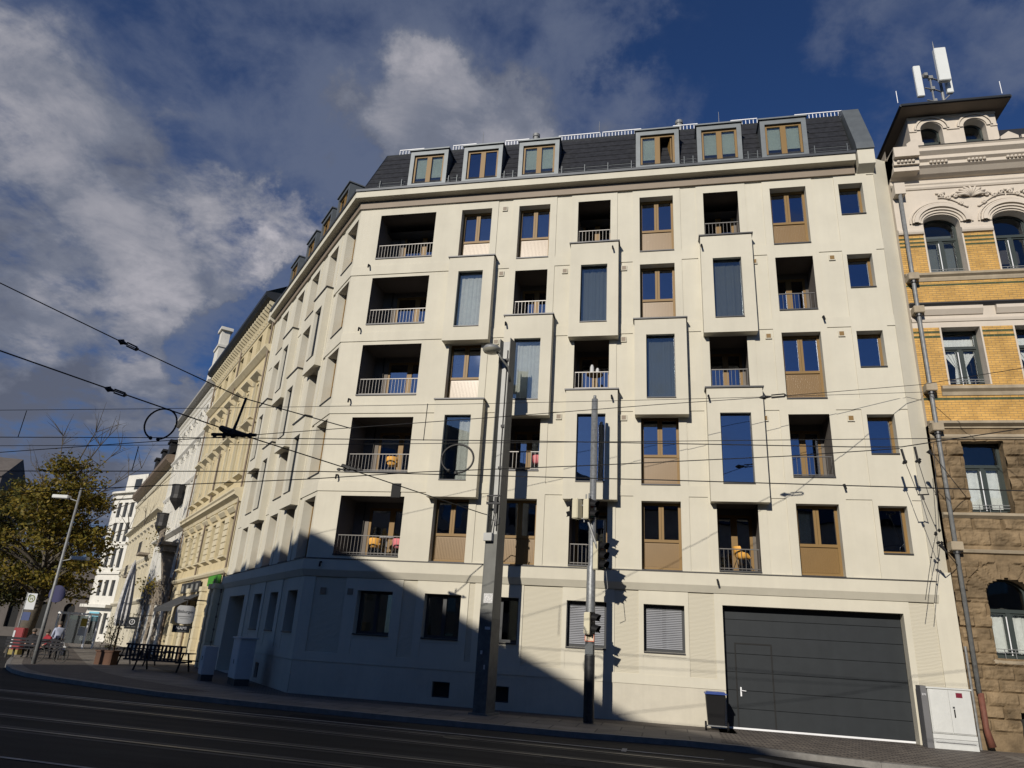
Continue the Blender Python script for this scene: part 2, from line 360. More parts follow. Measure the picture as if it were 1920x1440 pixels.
def french(par, fr, a0, a1, zb, zt, rec=REC, frm='bronze', pnl='bronze_panel', curtain=0, shut=False):
    f = MB(); zp = zb+.43*(zt-zb)
    frame_bars(f, fr, a0, a1, zb, zt, -rec-.08, -rec, .085, 0, [zp]); c = (a0+a1)/2; f.box(fr, c-.082, c-.004, -rec-.08, -rec+.004, zp+.045, zt-.085); f.box(fr, c+.004, c+.082, -rec-.08, -rec+.004, zp+.045, zt-.085)
    w = f.build('window', M[frm], par)
    c = (a0+a1)/2
    for x0, x1 in ((a0+.085, c-.085), (c+.085, a1-.085)):
        g = MB(); g.pane(fr, x0, x1, -rec-.046, zp+.045, zt-.085); g.build('pane', M['glass'], w)
    p = MB(); p.box(fr, a0+.085, a1-.085, -rec-.06, -rec-.035, zb+.085, zp-.045)
    n = int((a1-a0-.2)/.055)
    for k in range(n):
        x = a0+.1+.055*k; p.box(fr, x, x+.026, -rec-.035, -rec-.022, zb+.12, zp-.1)
    p.build('spandrel_panel', M[pnl], w)
    s = MB(); s.box(fr, a0-.0, a1+.0, -rec, .035, zb-.045, zb-.004); s.build('sill', M['flashing'], w)
    if curtain: drape(w, fr, a0+.1, a0+.1+(a1-a0-.2)*curtain, zp, zt-.1, -rec-.2)
    return w
def drape(par, fr, a0, a1, z0, z1, d, m='curtain', amp=.02, per=.14, name='curtain'):
    mb = MB(); n = max(6, int((a1-a0)/.03)); P = fr.P; h = rnd.random()*6
    fq = [rnd.uniform(.5, 1.7) for _ in range(3)]; sx = (a1-a0)/n
    pts = [(a0+sx*k, d+amp*(.4+.6*abs(math.sin(k*sx*2.3+h)))*(math.sin(k*sx*6.283/per*fq[0]+h)*.6+math.sin(k*sx*6.283/per*fq[1]+2*h)*.4+.5*math.sin(k*sx*6.283/per*.31*fq[2]))) for k in range(n+1)]
    for (x0, e0), (x1, e1) in zip(pts, pts[1:]): mb.poly([P(x0, e0, z0), P(x1, e1, z0), P(x1, e1, z1), P(x0, e0, z1)])
    return mb.build(name, M[m], par, smooth=True)
def casement(par, fr, a0, a1, zb, zt, rec=REC, frm='bronze', mull=0, gl='glass', sill=True, w_=.085):
    f = MB(); frame_bars(f, fr, a0, a1, zb, zt, -rec-.08, -rec, w_, mull)
    w = f.build('window', M[frm], par); e = [a0+w_]+[a0+(a1-a0)*(k+1)/(mull+1) for k in range(mull)]+[a1-w_]
    for k in range(mull+1):
        g = MB(); g.pane(fr, e[k]+(.06 if k else 0), e[k+1]-(.06 if k < mull else 0), -rec-.042, zb+w_, zt-w_); g.build('pane', M[gl], w)
    if sill:
        s = MB(); s.box(fr, a0, a1, -rec, .04, zb-.04, zb-.004); s.build('sill', M['flashing'], w)
    return w
def railing(par, fr, a0, a1, z0, z1, d=-.10):
    r = MB(); r.box(fr, a0, a1, d-.02, d+.02, z1-.03, z1); r.box(fr, a0, a1, d-.015, d+.015, z0+.06, z0+.085)
    n = int((a1-a0)/.13)
    for k in range(n+1):
        x = a0+.02+(a1-a0-.04)*k/n; r.box(fr, x-.006, x+.006, d-.006, d+.006, z0+.02, z1-.03)
    return r.build('railing', M['rail'], par)
def loggia(par, fr, a0, a1, zb, zt, dep=1.35, doors=2, wide=False):
    P = fr.P; m = MB(); e = -dep; x0, x1 = a0-.05, a1+.05; z0 = zb-.02
    dw0, dw1 = (a0+.55, a1-.03) if wide else (a0+.05, a1-.05); dz1 = zt-.16
    m.poly([P(x0, -.02, z0), P(x0, e, z0), P(x0, e, zt+.05), P(x0, -.02, zt+.05)]); m.poly([P(x1, -.02, z0), P(x1, e, z0), P(x1, e, zt+.05), P(x1, -.02, zt+.05)])
    m.poly([P(x0, -.02, z0), P(x1, -.02, z0), P(x1, e, z0), P(x0, e, z0)]); m.poly([P(x0, -.02, zt+.05), P(x1, -.02, zt+.05), P(x1, e, zt+.05), P(x0, e, zt+.05)])
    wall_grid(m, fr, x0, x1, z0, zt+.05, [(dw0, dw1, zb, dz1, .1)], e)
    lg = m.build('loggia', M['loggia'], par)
    f = MB(); frame_bars(f, fr, dw0, dw1, zb, dz1, e-.1, e-.02, .09, doors-1, None, .2); f.build('balcony_door', M['bronze'], lg)
    n = doors
    for k in range(n):
        g = MB(); g.pane(fr, dw0+.09+(dw1-dw0-.18)*k/n+(.06 if k else 0), dw0+.09+(dw1-dw0-.18)*(k+1)/n-(.06 if k < n-1 else 0), e-.057, zb+.09, dz1-.09); g.build('pane', M['glass'], lg)
    railing(lg, fr, a0+.02, a1-.02, zb, zb+.68, -.16)
    s = MB(); s.box(fr, a0, a1, -.16, .04, zb-.05, zb-.004); s.build('sill', M['flashing'], lg)
    return lg
def bay(par, fr, c, zt, zb, gt, gb, dep=.38, hw=.885, gw=.485, curtain=None, recs=.14):
    m = MB(); P = fr.P; a0, a1 = c-hw, c+hw
    wall_grid(m, fr, a0, a1, zb, zt, [(c-gw, c+gw, gb, gt, recs)], dep)
    m.poly([P(a0, -.01, zb), P(a0, dep, zb), P(a0, dep, zt), P(a0, -.01, zt)]); m.poly([P(a1, dep, zb), P(a1, -.01, zb), P(a1, -.01, zt), P(a1, dep, zt)])
    m.poly([P(a0, -.01, zb), P(a1, -.01, zb), P(a1, dep, zb), P(a0, dep, zb)]); m.poly([P(a0, -.01, zt), P(a1, -.01, zt), P(a1, dep, zt), P(a0, dep, zt)])
    b = m.build('bay_window', M['plaster'], par)
    k = MB(); k.box(fr, a0-.05, a1+.05, .0, dep+.05, zt+.003, zt+.05); k.build('cap_flashing', M['flashing'], b)
    f = MB(); frame_bars(f, fr, c-gw, c+gw, gb, gt, dep-recs-.07, dep-recs, .03); f.build('window_frame', M['frame_dark'], b)
    g = MB(); g.pane(fr, c-gw+.03, c+gw-.03, dep-recs-.037, gb+.03, gt-.03, .008); g.build('pane', M['glass_clear' if curtain else 'glass'], b)
    s = MB(); s.box(fr, c-gw, c+gw, dep-recs, dep+.035, gb-.03, gb-.003); s.build('sill', M['flashing'], b)
    # box lining so the room behind the glass is closed to the sides
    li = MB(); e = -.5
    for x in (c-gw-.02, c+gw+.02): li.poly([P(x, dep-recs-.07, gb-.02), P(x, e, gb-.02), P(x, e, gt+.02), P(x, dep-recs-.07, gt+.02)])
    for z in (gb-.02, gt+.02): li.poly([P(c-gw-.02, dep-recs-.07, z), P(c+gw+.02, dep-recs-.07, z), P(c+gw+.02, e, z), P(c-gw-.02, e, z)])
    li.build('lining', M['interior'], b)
    if curtain:
        for f0, f1, mm in curtain: drape(b, fr, c-gw+2*gw*f0, c-gw+2*gw*f1, gb+.02, gt-.03, dep-recs-.2, mm)
    return b
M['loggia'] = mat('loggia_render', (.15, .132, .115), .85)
M['curtain_dark'] = mat('grey_curtain', (.15, .165, .16), .9, var=.06, scale=4)

col = {1: -7.09, 2: -4.73, 3: -2.375, 4: -.03, 5: 2.325, 6: 4.705}
FT = {k: 6.54+2.93*(k-1) for k in range(1, 6)}
HW = .625
holes = []; rooms = []
for k in range(1, 6):
    t = FT[k]; wb = 4.38 if k == 1 else t-2.36
    loggia(apt, A, -11.2, -8.81, t-2.03, t, 1.45, 2, True); holes.append((-11.2, -8.81, t-2.03, t, 0))
    holes.append((6.44, 7.25, t-1.3 if k > 1 else 5.11, t-.02, REC))
    casement(apt, A, 6.44, 7.25, (t-1.3 if k > 1 else 5.11), t-.02)
pat = {5: 'WWVWVW', 4: 'BVBWBL', 3: 'WBVBVW', 2: 'BVBWBL', 1: 'WWLWLW'}
cur = {(4, 1): [(0, 1, 'curtain')], (4, 3): [(0, 1, 'curtain_dark')], (4, 5): [(0, 1, 'curtain_dark')], (3, 2): [(0, 1, 'curtain')], (3, 4): [(0, 1, 'curtain_dark')], (2, 1): [(.5, .95, 'curtain')]}
for k in range(5, 0, -1):
    t = FT[k]
    for i, ch in enumerate(pat[k]):
        c = col[i+1]; a0, a1 = c-HW, c+HW
        if ch == 'W':
            zb = 4.38 if k == 1 else t-2.36
            french(apt, A, a0, a1, zb, t, curtain=.35 if (k+i) % 3 == 0 else 0); holes.append((a0, a1, zb, t, REC))
        elif ch in 'VL':
            zb = t-1.92 if (ch == 'V') else (4.44 if k == 1 else t-2.05)
            loggia(apt, A, a0, a1, zb, t); holes.append((a0, a1, zb, t, 0))
        else:
            zt_ = t+.5 if not (k, i) in ((4, 2), (4, 4), (2, 2), (2, 4), (3, 1), (2, 0)) else (t+.81 if k != 3 and i else t+.52)
            if (k, i) in ((3, 1),): zt_ = t+.83
            bt = {4: (15.22, 12.9, 12.32), 3: (12.31, 9.99, 9.38), 2: (9.42, 7.09, 6.49)}[k]
            bay(apt, A, c+.07, zt_, bt[2], bt[0], bt[1], curtain=cur.get((k, i+1)))
            holes.append((c+.07-.5, c+.07+.5, bt[1], bt[0], .2))
# shallow recessed fields between the window bays
cols = [col[i] for i in range(1, 7)]
fields = [(7.41, 7.66)]+[(cols[i]+.885, cols[i+1]-.885) for i in range(5)]+[(5.55, 6.3)]
frows = [(4.38, 6.70), (7.06, 9.62), (9.98, 12.55), (12.92, 15.47), (15.87, 18.58)]
for f0, f1 in fields:
    for r0, r1 in frows: holes.append((f0, f1, r0, r1, .03, True))
gwin = [(-10.1, -8.84), (-7.72, -6.47), (-5.79, -4.55), (-3.0, -1.75), (-.61, .62)]
for a, b in gwin:
    holes += [(a, b, 1.96, 3.33, .3), (a-.02, b+.02, 1.30, 1.83, .012, True)]
gpan = [(-11.7, -10.55), (-8.5, -8.0), (-6.22, -6.02), (-4.40, -3.14), (-1.5, -.76), (.74, 1.5), (6.93, 7.6)]
for a, b in gpan: holes.append((a, b, 1.31, 3.73, .03))
holes.append((1.74, 6.76, 0, 3.40, .36))
w = MB()
wall_grid(w, A, -12.13, 7.66, 1.03, 18.64, [h for h in holes if h[3] > 1.03])
ph = [(1.74, 6.76, 0, 3.4, 0), (-7.2, -6.62, .22, .68, .2, True), (-5.28, -4.72, .22, .68, .2, True)]
pl = MB(); wall_grid(pl, A, -12.11, 1.74, 0, 1.03, ph[1:], -.02); pl.poly([A.P(-12.11, -.02, 1.03), A.P(1.74, -.02, 1.03), A.P(1.74, 0, 1.03), A.P(-12.11, 0, 1.03)])
wall_grid(w, A, 6.76, 7.66, 0, 1.03, [])
# right hand end: chamfered return towards the brick house
w.poly([(7.66, 0, 4.6), (8.2, .3, 4.6), (8.2, .3, 19.3), (7.66, 0, 19.3)]); w.poly([(7.66, 0, 0), (8.16, 0, 0), (8.16, 0, 4.6), (7.66, 0, 4.6)]); w.poly([(7.66, 0, 4.6), (8.16, 0, 4.6), (8.2, .3, 4.6)])
w.poly([(8.16, 0, 0), (8.2, .3, 0), (8.2, .3, 4.6), (8.16, 0, 4.6)])
# ---- side street front
bcol = {0: (.18, 1.58), 1: (2.72, 3.97), 2: (5.45, 6.8), 3: (8.05, 9.35), 4: (11.05, 12.35)}
bpat = {5: 'WWWVW', 4: 'WBWBW', 3: 'WWBWB', 2: 'WBWBW', 1: 'WWWWW'}
bh = []; BR = .34
for k in range(1, 6):
    t = FT[k]
    for i, ch in enumerate(bpat[k]):
        n0, n1 = bcol[i]; a0, a1 = -n1, -n0; c = (a0+a1)/2
        if ch in 'WV':
            zb = 4.42 if k == 1 else (t-2.2 if i else t-2.05)
            french(apt, B, a0, a1, zb, t, BR); bh.append((a0, a1, zb, t, BR))
        else:
            bt = {4: (15.22, 12.9, 12.32), 3: (12.31, 9.99, 9.38), 2: (9.42, 7.09, 6.49)}[k]
            bay(apt, B, c, t+.6, bt[2], bt[0], bt[1], dep=.28); bh.append((c-.5, c+.5, bt[1], bt[0], .2))
for f0, f1 in ((-2.3, -1.95), (-5.1, -4.4), (-7.75, -7.15), (-10.6, -9.75), (-13.6, -12.8)):
    for r0, r1 in frows: bh.append((f0, f1, r0, r1, .03, True))
for a, b in ((-1.8, -.55), (-4.4, -3.2), (-7.15, -5.8)): bh += [(a, b, 1.9, 3.28, .34), (a, b, 1.3, 1.78, .012, True)]
bh.append((-12.4, -9.05, 0, 3.3, 1.3))
for a, b in ((-2.75, -2.1), (-5.45, -4.7), (-8.3, -7.4)): bh.append((a, b, 1.31, 3.73, .03))
wall_grid(w, B, -14.2, 0, 1.03, 18.64, [h for h in bh if h[3] > 1.03])
wall_grid(pl, B, -9.05, 0, -.6, 1.03, [(-5.0, -4.4, .15, .7, .2, True)], -.02); pl.build('plinth', M['plinth'], apt); pl = MB(); wall_grid(pl, B, -14.2, -12.4, -.6, 1.03, [], -.02)
w.poly([B.P(-14.2, 0, -.6), B.P(-14.2, -3, -.6), B.P(-14.2, -3, 19.4), B.P(-14.2, 0, 19.4)])
apt_wall = w.build('wall', M['plaster'], apt)
pl.build('plinth', M['plinth'], apt)
for fr_, a, b in [(A, *g) for g in gpan]+[(B, -2.75, -2.1), (B, -5.45, -4.7), (B, -8.3, -7.4)]:
    tp = MB(); tp.quad(fr_, a, b, -.03, 1.31, 3.73); tp.build('ribbed_panel', M['ribbed'], apt)
for fr_, a, b, z0, z1 in ((A, -7.2, -6.62, .22, .68), (A, -5.28, -4.72, .22, .68), (B, -5.0, -4.4, .15, .7)):
    k = MB(); frame_bars(k, fr_, a, b, z0, z1, -.16, -.13, .04); cw_ = k.build('cellar_window', M['frame_dark'], apt); k = MB(); k.box(fr_, a+.03, b-.03, -.155, -.15, z0+.03, z1-.03); k.build('pane', M['black'], cw_)
# ---- ground floor windows
for j, (a, b) in enumerate(gwin):
    wn = casement(apt, A, a, b, 1.96, 3.33, .3, 'frame_dark', 1, 'glass_dark')
    if j >= 3:
        s = MB(); z = 2.05
        while z < 3.2: s.poly([A.P(a+.08, -.385, z), A.P(b-.08, -.385, z), A.P(b-.08, -.42, z+.042), A.P(a+.08, -.42, z+.042)]); z += .052
        c = (a+b)/2
        s2 = MB(); s2.v = [v+Vector((0, -.115, 0)) for v in s.v]; s2.f = s.f
        s2.build('venetian_blind', M['slat'], wn)
for a, b in ((-1.8, -.55), (-4.4, -3.2), (-7.15, -5.8)): casement(apt, B, a, b, 1.9, 3.28, .34, 'frame_dark', 1, 'glass_dark')
f = MB(); frame_bars(f, B, -12.4, -9.05, 0, 3.3, -1.25, -1.15, .12, 2, [2.4]); dd = f.build('entrance_door', M['frame_dark'], apt)
g = MB(); g.box(B, -12.28, -9.17, -1.21, -1.2, .1, 3.2); g.build('pane', M['glass_dark'], dd)
# ---- rooms behind the glass
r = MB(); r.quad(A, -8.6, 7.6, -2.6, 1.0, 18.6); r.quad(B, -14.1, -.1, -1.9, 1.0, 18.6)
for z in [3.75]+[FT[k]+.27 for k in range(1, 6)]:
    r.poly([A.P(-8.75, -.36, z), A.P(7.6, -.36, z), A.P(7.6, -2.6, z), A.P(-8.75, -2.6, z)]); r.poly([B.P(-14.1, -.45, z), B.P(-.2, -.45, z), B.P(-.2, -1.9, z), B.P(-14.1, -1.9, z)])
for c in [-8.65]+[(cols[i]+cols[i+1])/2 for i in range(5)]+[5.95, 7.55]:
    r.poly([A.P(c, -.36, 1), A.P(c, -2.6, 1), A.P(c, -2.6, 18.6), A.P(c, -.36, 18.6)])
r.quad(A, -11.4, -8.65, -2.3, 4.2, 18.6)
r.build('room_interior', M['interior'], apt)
# ---- garage door
gd = MB(); zs = [0.05, .55, 1.04, 1.54, 2.05, 2.56, 3.02, 3.4]
for z0, z1 in zip(zs, zs[1:]): gd.box(A, 1.75, 6.75, -.40, -.35, z0+.006, z1-.006)
gd.box(A, 1.75, 6.75, -.42, -.39, 0.05, 3.4)
gdo = gd.build('garage_door', M['garage'], apt, bevel=.004)
wd = MB()
for x0, x1, z0, z1 in ((2.06, 2.10, .05, 2.36), (3.09, 3.13, .05, 2.36), (2.10, 3.09, 2.32, 2.36)): wd.box(A, x0, x1, -.352, -.338, z0, z1)
wd.build('wicket_door_frame', M['black'], gdo)
hd = MB(); hd.box(A, 2.17, 2.21, -.349, -.33, .88, 1.13); hd.tube([A.P(2.19, -.34, 1.04), A.P(2.19, -.29, 1.04), A.P(2.33, -.29, 1.03)], .012, 8); hd.build('door_handle', M['white_metal'], gdo)
bs = MB(); bs.box(A, 1.75, 6.75, -.36, -.33, .0, .05); bs.build('threshold_strip', M['white_metal'], gdo)
# ---- string course, corner lips, cornice, gutter, roof
mN = Vector((-.7266, -1.6871, 0))/1.6871
def stations(xr, tl):
    return [lambda d: Vector((xr, -d, 0)), lambda d: Vector((C0.x, C0.y, 0))+mN*d, lambda d: B.P(-tl, d, 0)]
def sweep(mb, prof, xr=7.72, tl=14.2, closed=False):
    st = stations(xr, tl); rows = [[s(d)+Vector((0, 0, z)) for d, z in prof] for s in st]
    for a, b in zip(rows, rows[1:]):
        for k in range(len(prof)-1): mb.poly([b[k], a[k], a[k+1], b[k+1]])
    for r_ in (rows[0], rows[-1]): mb.poly(r_)
m = MB(); sweep(m, [(-.01, 3.74), (.03, 3.74), (.15, 3.95), (.15, 4.30), (-.01, 4.335)]); m.build('string_course', M['plaster'], apt)
m = MB(); sweep(m, [(-.01, 4.338), (.165, 4.305), (.165, 4.325), (-.01, 4.362)]); m.build('ledge_flashing', M['flashing'], apt)
for k in range(1, 6):
    m = MB()
    z = frows[k-1][1]
    st = [A.P(-8.02, .035, 0), Vector((C0.x, C0.y, 0))+mN*.035, B.P(-2.2, .035, 0)]; si = [A.P(-8.02, -.01, 0), Vector((C0.x, C0.y, 0))-mN*.01, B.P(-2.2, -.01, 0)]
    zt_ = frows[k][0]-.0 if k < 5 else 18.66
    for i in (0, 1):
        v = lambda p, zz: p+Vector((0, 0, zz))
        m.poly([v(st[i+1], z), v(st[i], z), v(st[i], zt_), v(st[i+1], zt_)]); m.poly([v(si[i+1], z), v(si[i], z), v(st[i], z), v(st[i+1], z)]); m.poly([v(si[i+1], zt_), v(si[i], zt_), v(st[i], zt_), v(st[i+1], zt_)])
    m.poly([v(st[0], z), v(si[0], z), v(si[0], zt_), v(st[0], zt_)]); m.poly([v(st[2], z), v(si[2], z), v(si[2], zt_), v(st[2], zt_)])
    m.build('corner_band', M['plaster'], apt)
m = MB(); sweep(m, [(-.01, 18.60), (.08, 18.60), (.08, 18.90), (-.01, 18.9)], 7.04); m.build('cornice_band', M['brown'], apt)
m = MB(); sweep(m, [(-.01, 18.92), (.37, 18.97), (.37, 19.25), (-.05, 19.27)], 7.04); m.build('cornice', M['cornice'] if 'cornice' in M else M['plaster'], apt)
m = MB(); sweep(m, [(-.05, 19.275), (.42, 19.255), (.42, 19.36), (.40, 19.36), (.36, 19.30), (-.05, 19.33)], 7.06); m.build('gutter', M['zinc_dark'], apt)
rf = MB(); NR = 8
def rpt(f): return (.12-1.05*f, 19.36+2.65*f)
for k in range(NR):
    d0, z0 = rpt(k/NR); d1, z1 = rpt((k+1)/NR)
    sweep(rf, [(d0-.03, z0-.04), (d0+.05, z0-.025), (d1+.01, z1+.03)], 7.05, 14.0)
roof = rf.build('roof', M['tile'], apt)
m = MB(); sweep(m, [(-.90, 21.95), (-.86, 22.03), (-.95, 22.07), (-6, 22.3), (-6, 18), (-.9, 18)], 7.05, 14.0); m.build('roof_ridge', M['zinc_dark'], roof)
def dormer(fr, c, opened=False, dark=(0, 0)):
    P = fr.P; z0, z1, hw = 19.63, 21.33, .83; f0 = .07
    m = MB(); wall_grid(m, fr, c-hw, c+hw, z0, z1, [(c-.66, c+.66, z0+.06, z1-.2, .10)], f0)
    for x in (c-hw, c+hw): m.poly([P(x, f0, z0-.3), P(x, -.86, z0-.3), P(x, -.86, z1), P(x, f0, z1)])
    m.box(fr, c-hw-.05, c+hw+.05, -.9, f0+.07, z1+.002, z1+.06)
    d = m.build('dormer', M['zinc'], apt)
    f = MB(); frame_bars(f, fr, c-.66, c+.66, z0+.06, z1-.2, f0-.17, f0-.09, .085, 1, None, .2); f.build('window_frame', M['bronze'], d)
    for s in (0, 1):
        x0, x1 = (c-.575, c-.10) if s == 0 else (c+.10, c+.575)
        if opened and s == 1:
            g = MB(); q = Fr(P(x1, 0, 0), (-fr.n.x*.95-fr.u.x*.3, -fr.n.y*.95-fr.u.y*.3), (-fr.u.x, -fr.u.y)); g.box(q, .1, .55, 0, .04, z0+.15, z1-.3); g.build('open_sash', M['bronze'], d)
        else:
            g = MB(); g.pane(fr, x0, x1, f0-.127, z0+.15, z1-.29); g.build('pane', M['glass' if dark[s] else 'glass_clear'], d)
            if not dark[s]:
                b = MB(); b.quad(fr, x0, x1, f0-.19, z0+.15, z1-.29); b.build('blind', M['blind'], d)
    i = MB(); i.box(fr, c-.7, c+.7, -1.6, f0-.2, z0+.02, z1-.15); i.f.pop(3) if False else None
    i.f = [q for k, q in enumerate(i.f) if k != 3]
    i.build('room', M['interior'], d)
for c, op, dk in ((-9.38, 0, (0, 0)), (-7.03, 0, (1, 1)), (-4.67, 0, (0, 0)), (.05, 1, (0, 0)), (2.39, 0, (0, 0)), (4.74, 0, (0, 0))): dormer(A, c, op, dk)
for c in (-3.1, -5.6, -8.15, -11.3): dormer(B, c, 0, (1, 1))
# snow guards between the dormers
def guard(fr, a0, a1):
    m = MB()
    for f in (.07, .15): d, z = rpt(f); m.tube([fr.P(a0, d+.13, z+.05), fr.P(a1, d+.13, z+.05)], .010, 5)
    n = max(2, int((a1-a0)/.75)+1)
    for k in range(n):
        x = a0+.12+(a1-a0-.24)*k/(n-1); d, z = rpt(.05); d2, z2 = rpt(.17); m.box(fr, x-.01, x+.01, d+.02, d+.14, z, z2+.05)
    m.build('snow_guard', M['zinc'], roof)
for a0, a1 in ((-11.5, -10.3), (-8.5, -7.9), (-6.15, -5.55), (-3.8, -.83), (.93, 1.5), (3.27, 3.85), (5.62, 6.98)): guard(A, a0, a1)
# white walkway guards along the flat top
def top_rail(x0, x1):
    m = MB(); d = -1.15; z0 = 22.08
    for z in (z0+.02, z0+.40): m.box(A, x0, x1, d-.012, d+.012, z, z+.035)
    n = int((x1-x0)/.13)
    for k in range(n+1):
        x = x0+(x1-x0)*k/n; m.box(A, x-.012, x+.012, d-.03, d-.013, z0-.02, z0+.43)
    m.build('walkway_rail', M['white_metal'], roof)
for p0, p1, y in ((750, 795, 285), (850, 893, 275), (948, 992, 267), (1048, 1125, 256), (1130, 1202, 250), (1262, 1308, 240), (1370, 1420, 231), (1490, 1580, 220)):
    top_rail(onY(p0, y, 1.15).x, onY(p1, y, 1.15).x)
for px, y0 in ((1006, 251), (1273, 226)):
    p = onY(px, y0, 1.6); m = MB(); m.cyl((p.x, 1.6), .13, 21.9, p.z-.12); m.cyl((p.x, 1.6), .16, p.z-.2, p.z-.06); m.lathe((p.x, 1.6, p.z-.1), [(.16, 0), (.13, .06), (.06, .09), (0, .1)]); m.build('vent_pipe', M['galv'], roof, smooth=False)
for px, y0 in ((907, 248), (1124, 228), (1347, 210)):
    p = onY(px, y0, 1.3); m = MB(); m.tube([(p.x, 1.3, 21.9), (p.x, 1.3, p.z)], [.015, .008], 5); m.build('lightning_rod', M['galv'], roof)
# fire walls at both ends
def firewall(fr, a0, a1, sgn):
    P = fr.P; m = MB()
    pr_ = [(.42, 19.42), (.34, 19.75), (-.72, 22.15), (-1.0, 22.35), (-3, 22.5), (-3, 19.42)]
    m.prism([P(a0, d, z) for d, z in pr_], fr.u*(a1-a0)); o = m.build('fire_wall', M['zinc'], apt)
    k = MB(); q = [(.0, 18.62), (.36, 18.80), (.36, 19.415), (-.3, 19.415), (-.3, 18.62)]
    k.prism([P(a0+.02, d, z) for d, z in q], fr.u*(a1-a0-.04)); k.build('corbel_block', M['plaster'], o)
firewall(A, 7.10, 7.70, 1); firewall(B, -14.7, -14.15, 1)
# vents and drain spouts, where the photograph shows them
for px, py in [(835, 375.5), (947, 391.5), (1046, 359), (1171, 351.5), (940, 513), (1059, 508), (1170, 502.5), (1401, 334), (1539.5, 324.5), (1414, 490), (1560, 483), (930, 641), (1169, 636), (1441, 630), (1578, 625.5), (917, 935), (1169.5, 783), (1047.5, 781), (1434, 784), (1595.5, 784)]:
    p = onY(px, py, 0); s = .105
    m = MB(); m.box(A, p.x-s, p.x+s, -.01, .018, p.z-s, p.z+s); vg = m.build('vent_grille', M['plaster'], apt)
    m = MB(); m.box(A, p.x-s*.7, p.x+s*.7, .0185, .024, p.z-s*.7, p.z+s*.7); m.build('grille_plate', M['bronze'] if px > 1300 else M['brown'], vg)
for px, py in [(606, 1107), (657, 1109)]:
    p = onY(px, py, 0); m = MB(); m.box(A, p.x-.1, p.x+.1, -.01, .02, p.z-.1, p.z+.1); m.build('vent_grille', M['brown'], apt)
for px, py, dd_ in [(693, 500, .035), (675, 618, .035), (656, 751, .035), (633, 893, .035), (1149, 466, .38), (949, 608, .38), (1147, 745, .38), (1315, 463, .38), (1328, 745, .38), (1543, 597, 0), (1582, 912, 0), (603, 1056, .12), (1345, 1090, .12)]:
    p = onY(px, py, -dd_); m = MB(); m.tube([(p.x, -dd_+.02, p.z+.05), (p.x, -dd_-.12, p.z+.03), (p.x+.02, -dd_-.17, p.z-.12)], .032, 7); m.build('drain_spout', M['black_plastic'], apt)
sh = MB(); p = onY(742, 922, -.05); sh.box(A, p.x-.17, p.x+.17, .0, .05, p.z-.2, p.z+.3); sh.build('junction_box', M['black'], apt)
# ------------------------------------------------------------------ yellow brick neighbour
M['ybrick'] = mat_brick('yellow_glazed_brick', (.60, .355, .095), (.50, .285, .07), (.30, .19, .08), .225, .077, .009, 'x', .35, .5)
M['gbrick'] = mat_brick('green_glazed_brick', (.06, .085, .03), (.05, .07, .025), (.10, .09, .05), .225, .077, .008, 'x', .3)
M['stucco'] = mat('cream_stucco', (.57, .505, .425), .8, var=.07, scale=1.5, bump=.12, bscale=70, stain=.06)
M['sandstone'] = mat('sandstone', (.235, .17, .10), .85, var=.5, scale=1.6, bump=.8, bscale=14, stain=.22, spec=.2)
M['sand_trim'] = mat('sandstone_trim', (.36, .30, .215), .85, var=.22, scale=2, bump=.2, bscale=30, stain=.15)
M['green_frame'] = mat('dark_green_frame', (.035, .045, .042), .4)
M['soffit'] = mat('eaves_soffit', (.20, .165, .13), .8)
M['tile_old'] = mat('old_roof_tile', (.022, .021, .022), .7, var=.4, scale=6, bump=.5, bscale=14)
bb = thing('brick_house', (11, 3, 0), 'yellow brick and brown sandstone house with stucco arches and a small roof tower', 'building')
XR = 17.0; PIT = 2.14
wx = [9.04+PIT*k for k in range(4)]; WW = 1.14
def arch_pts(c, r, zs, n=14, rz=None): return [(c-r*math.cos(math.pi*k/n), zs+(rz or r)*math.sin(math.pi*k/n)) for k in range(n+1)]
def arch_fill(mb, fr, a0, a1, zs, ztop, d, dep, rz=None):
    c = (a0+a1)/2; r = (a1-a0)/2; pts = arch_pts(c, r, zs, 14, rz)
    for (x0, y0), (x1, y1) in zip(pts, pts[1:]):
        mb.poly([fr.P(x0, d, y0), fr.P(x1, d, y1), fr.P(x1, d, ztop), fr.P(x0, d, ztop)])
        mb.poly([fr.P(x0, d, y0), fr.P(x0, d-dep, y0), fr.P(x1, d-dep, y1), fr.P(x1, d, y1)])
    for x in (a0, a1): pass
def archivolt(mb, fr, c, zs, r0, r1, d0, d1, n=16, rz=1.0, a=0, b=math.pi):
    for k in range(n):
        t0, t1 = a+(b-a)*k/n, a+(b-a)*(k+1)/n
        q = lambda r, t, d: fr.P(c-r*math.cos(t), d, zs+r*rz*math.sin(t))
        mb.poly([q(r0, t0, d1), q(r0, t1, d1), q(r1, t1, d1), q(r1, t0, d1)]); mb.poly([q(r1, t0, d0), q(r1, t0, d1), q(r1, t1, d1), q(r1, t1, d0)]); mb.poly([q(r0, t0, d0), q(r0, t1, d0), q(r0, t1, d1), q(r0, t0, d1)])
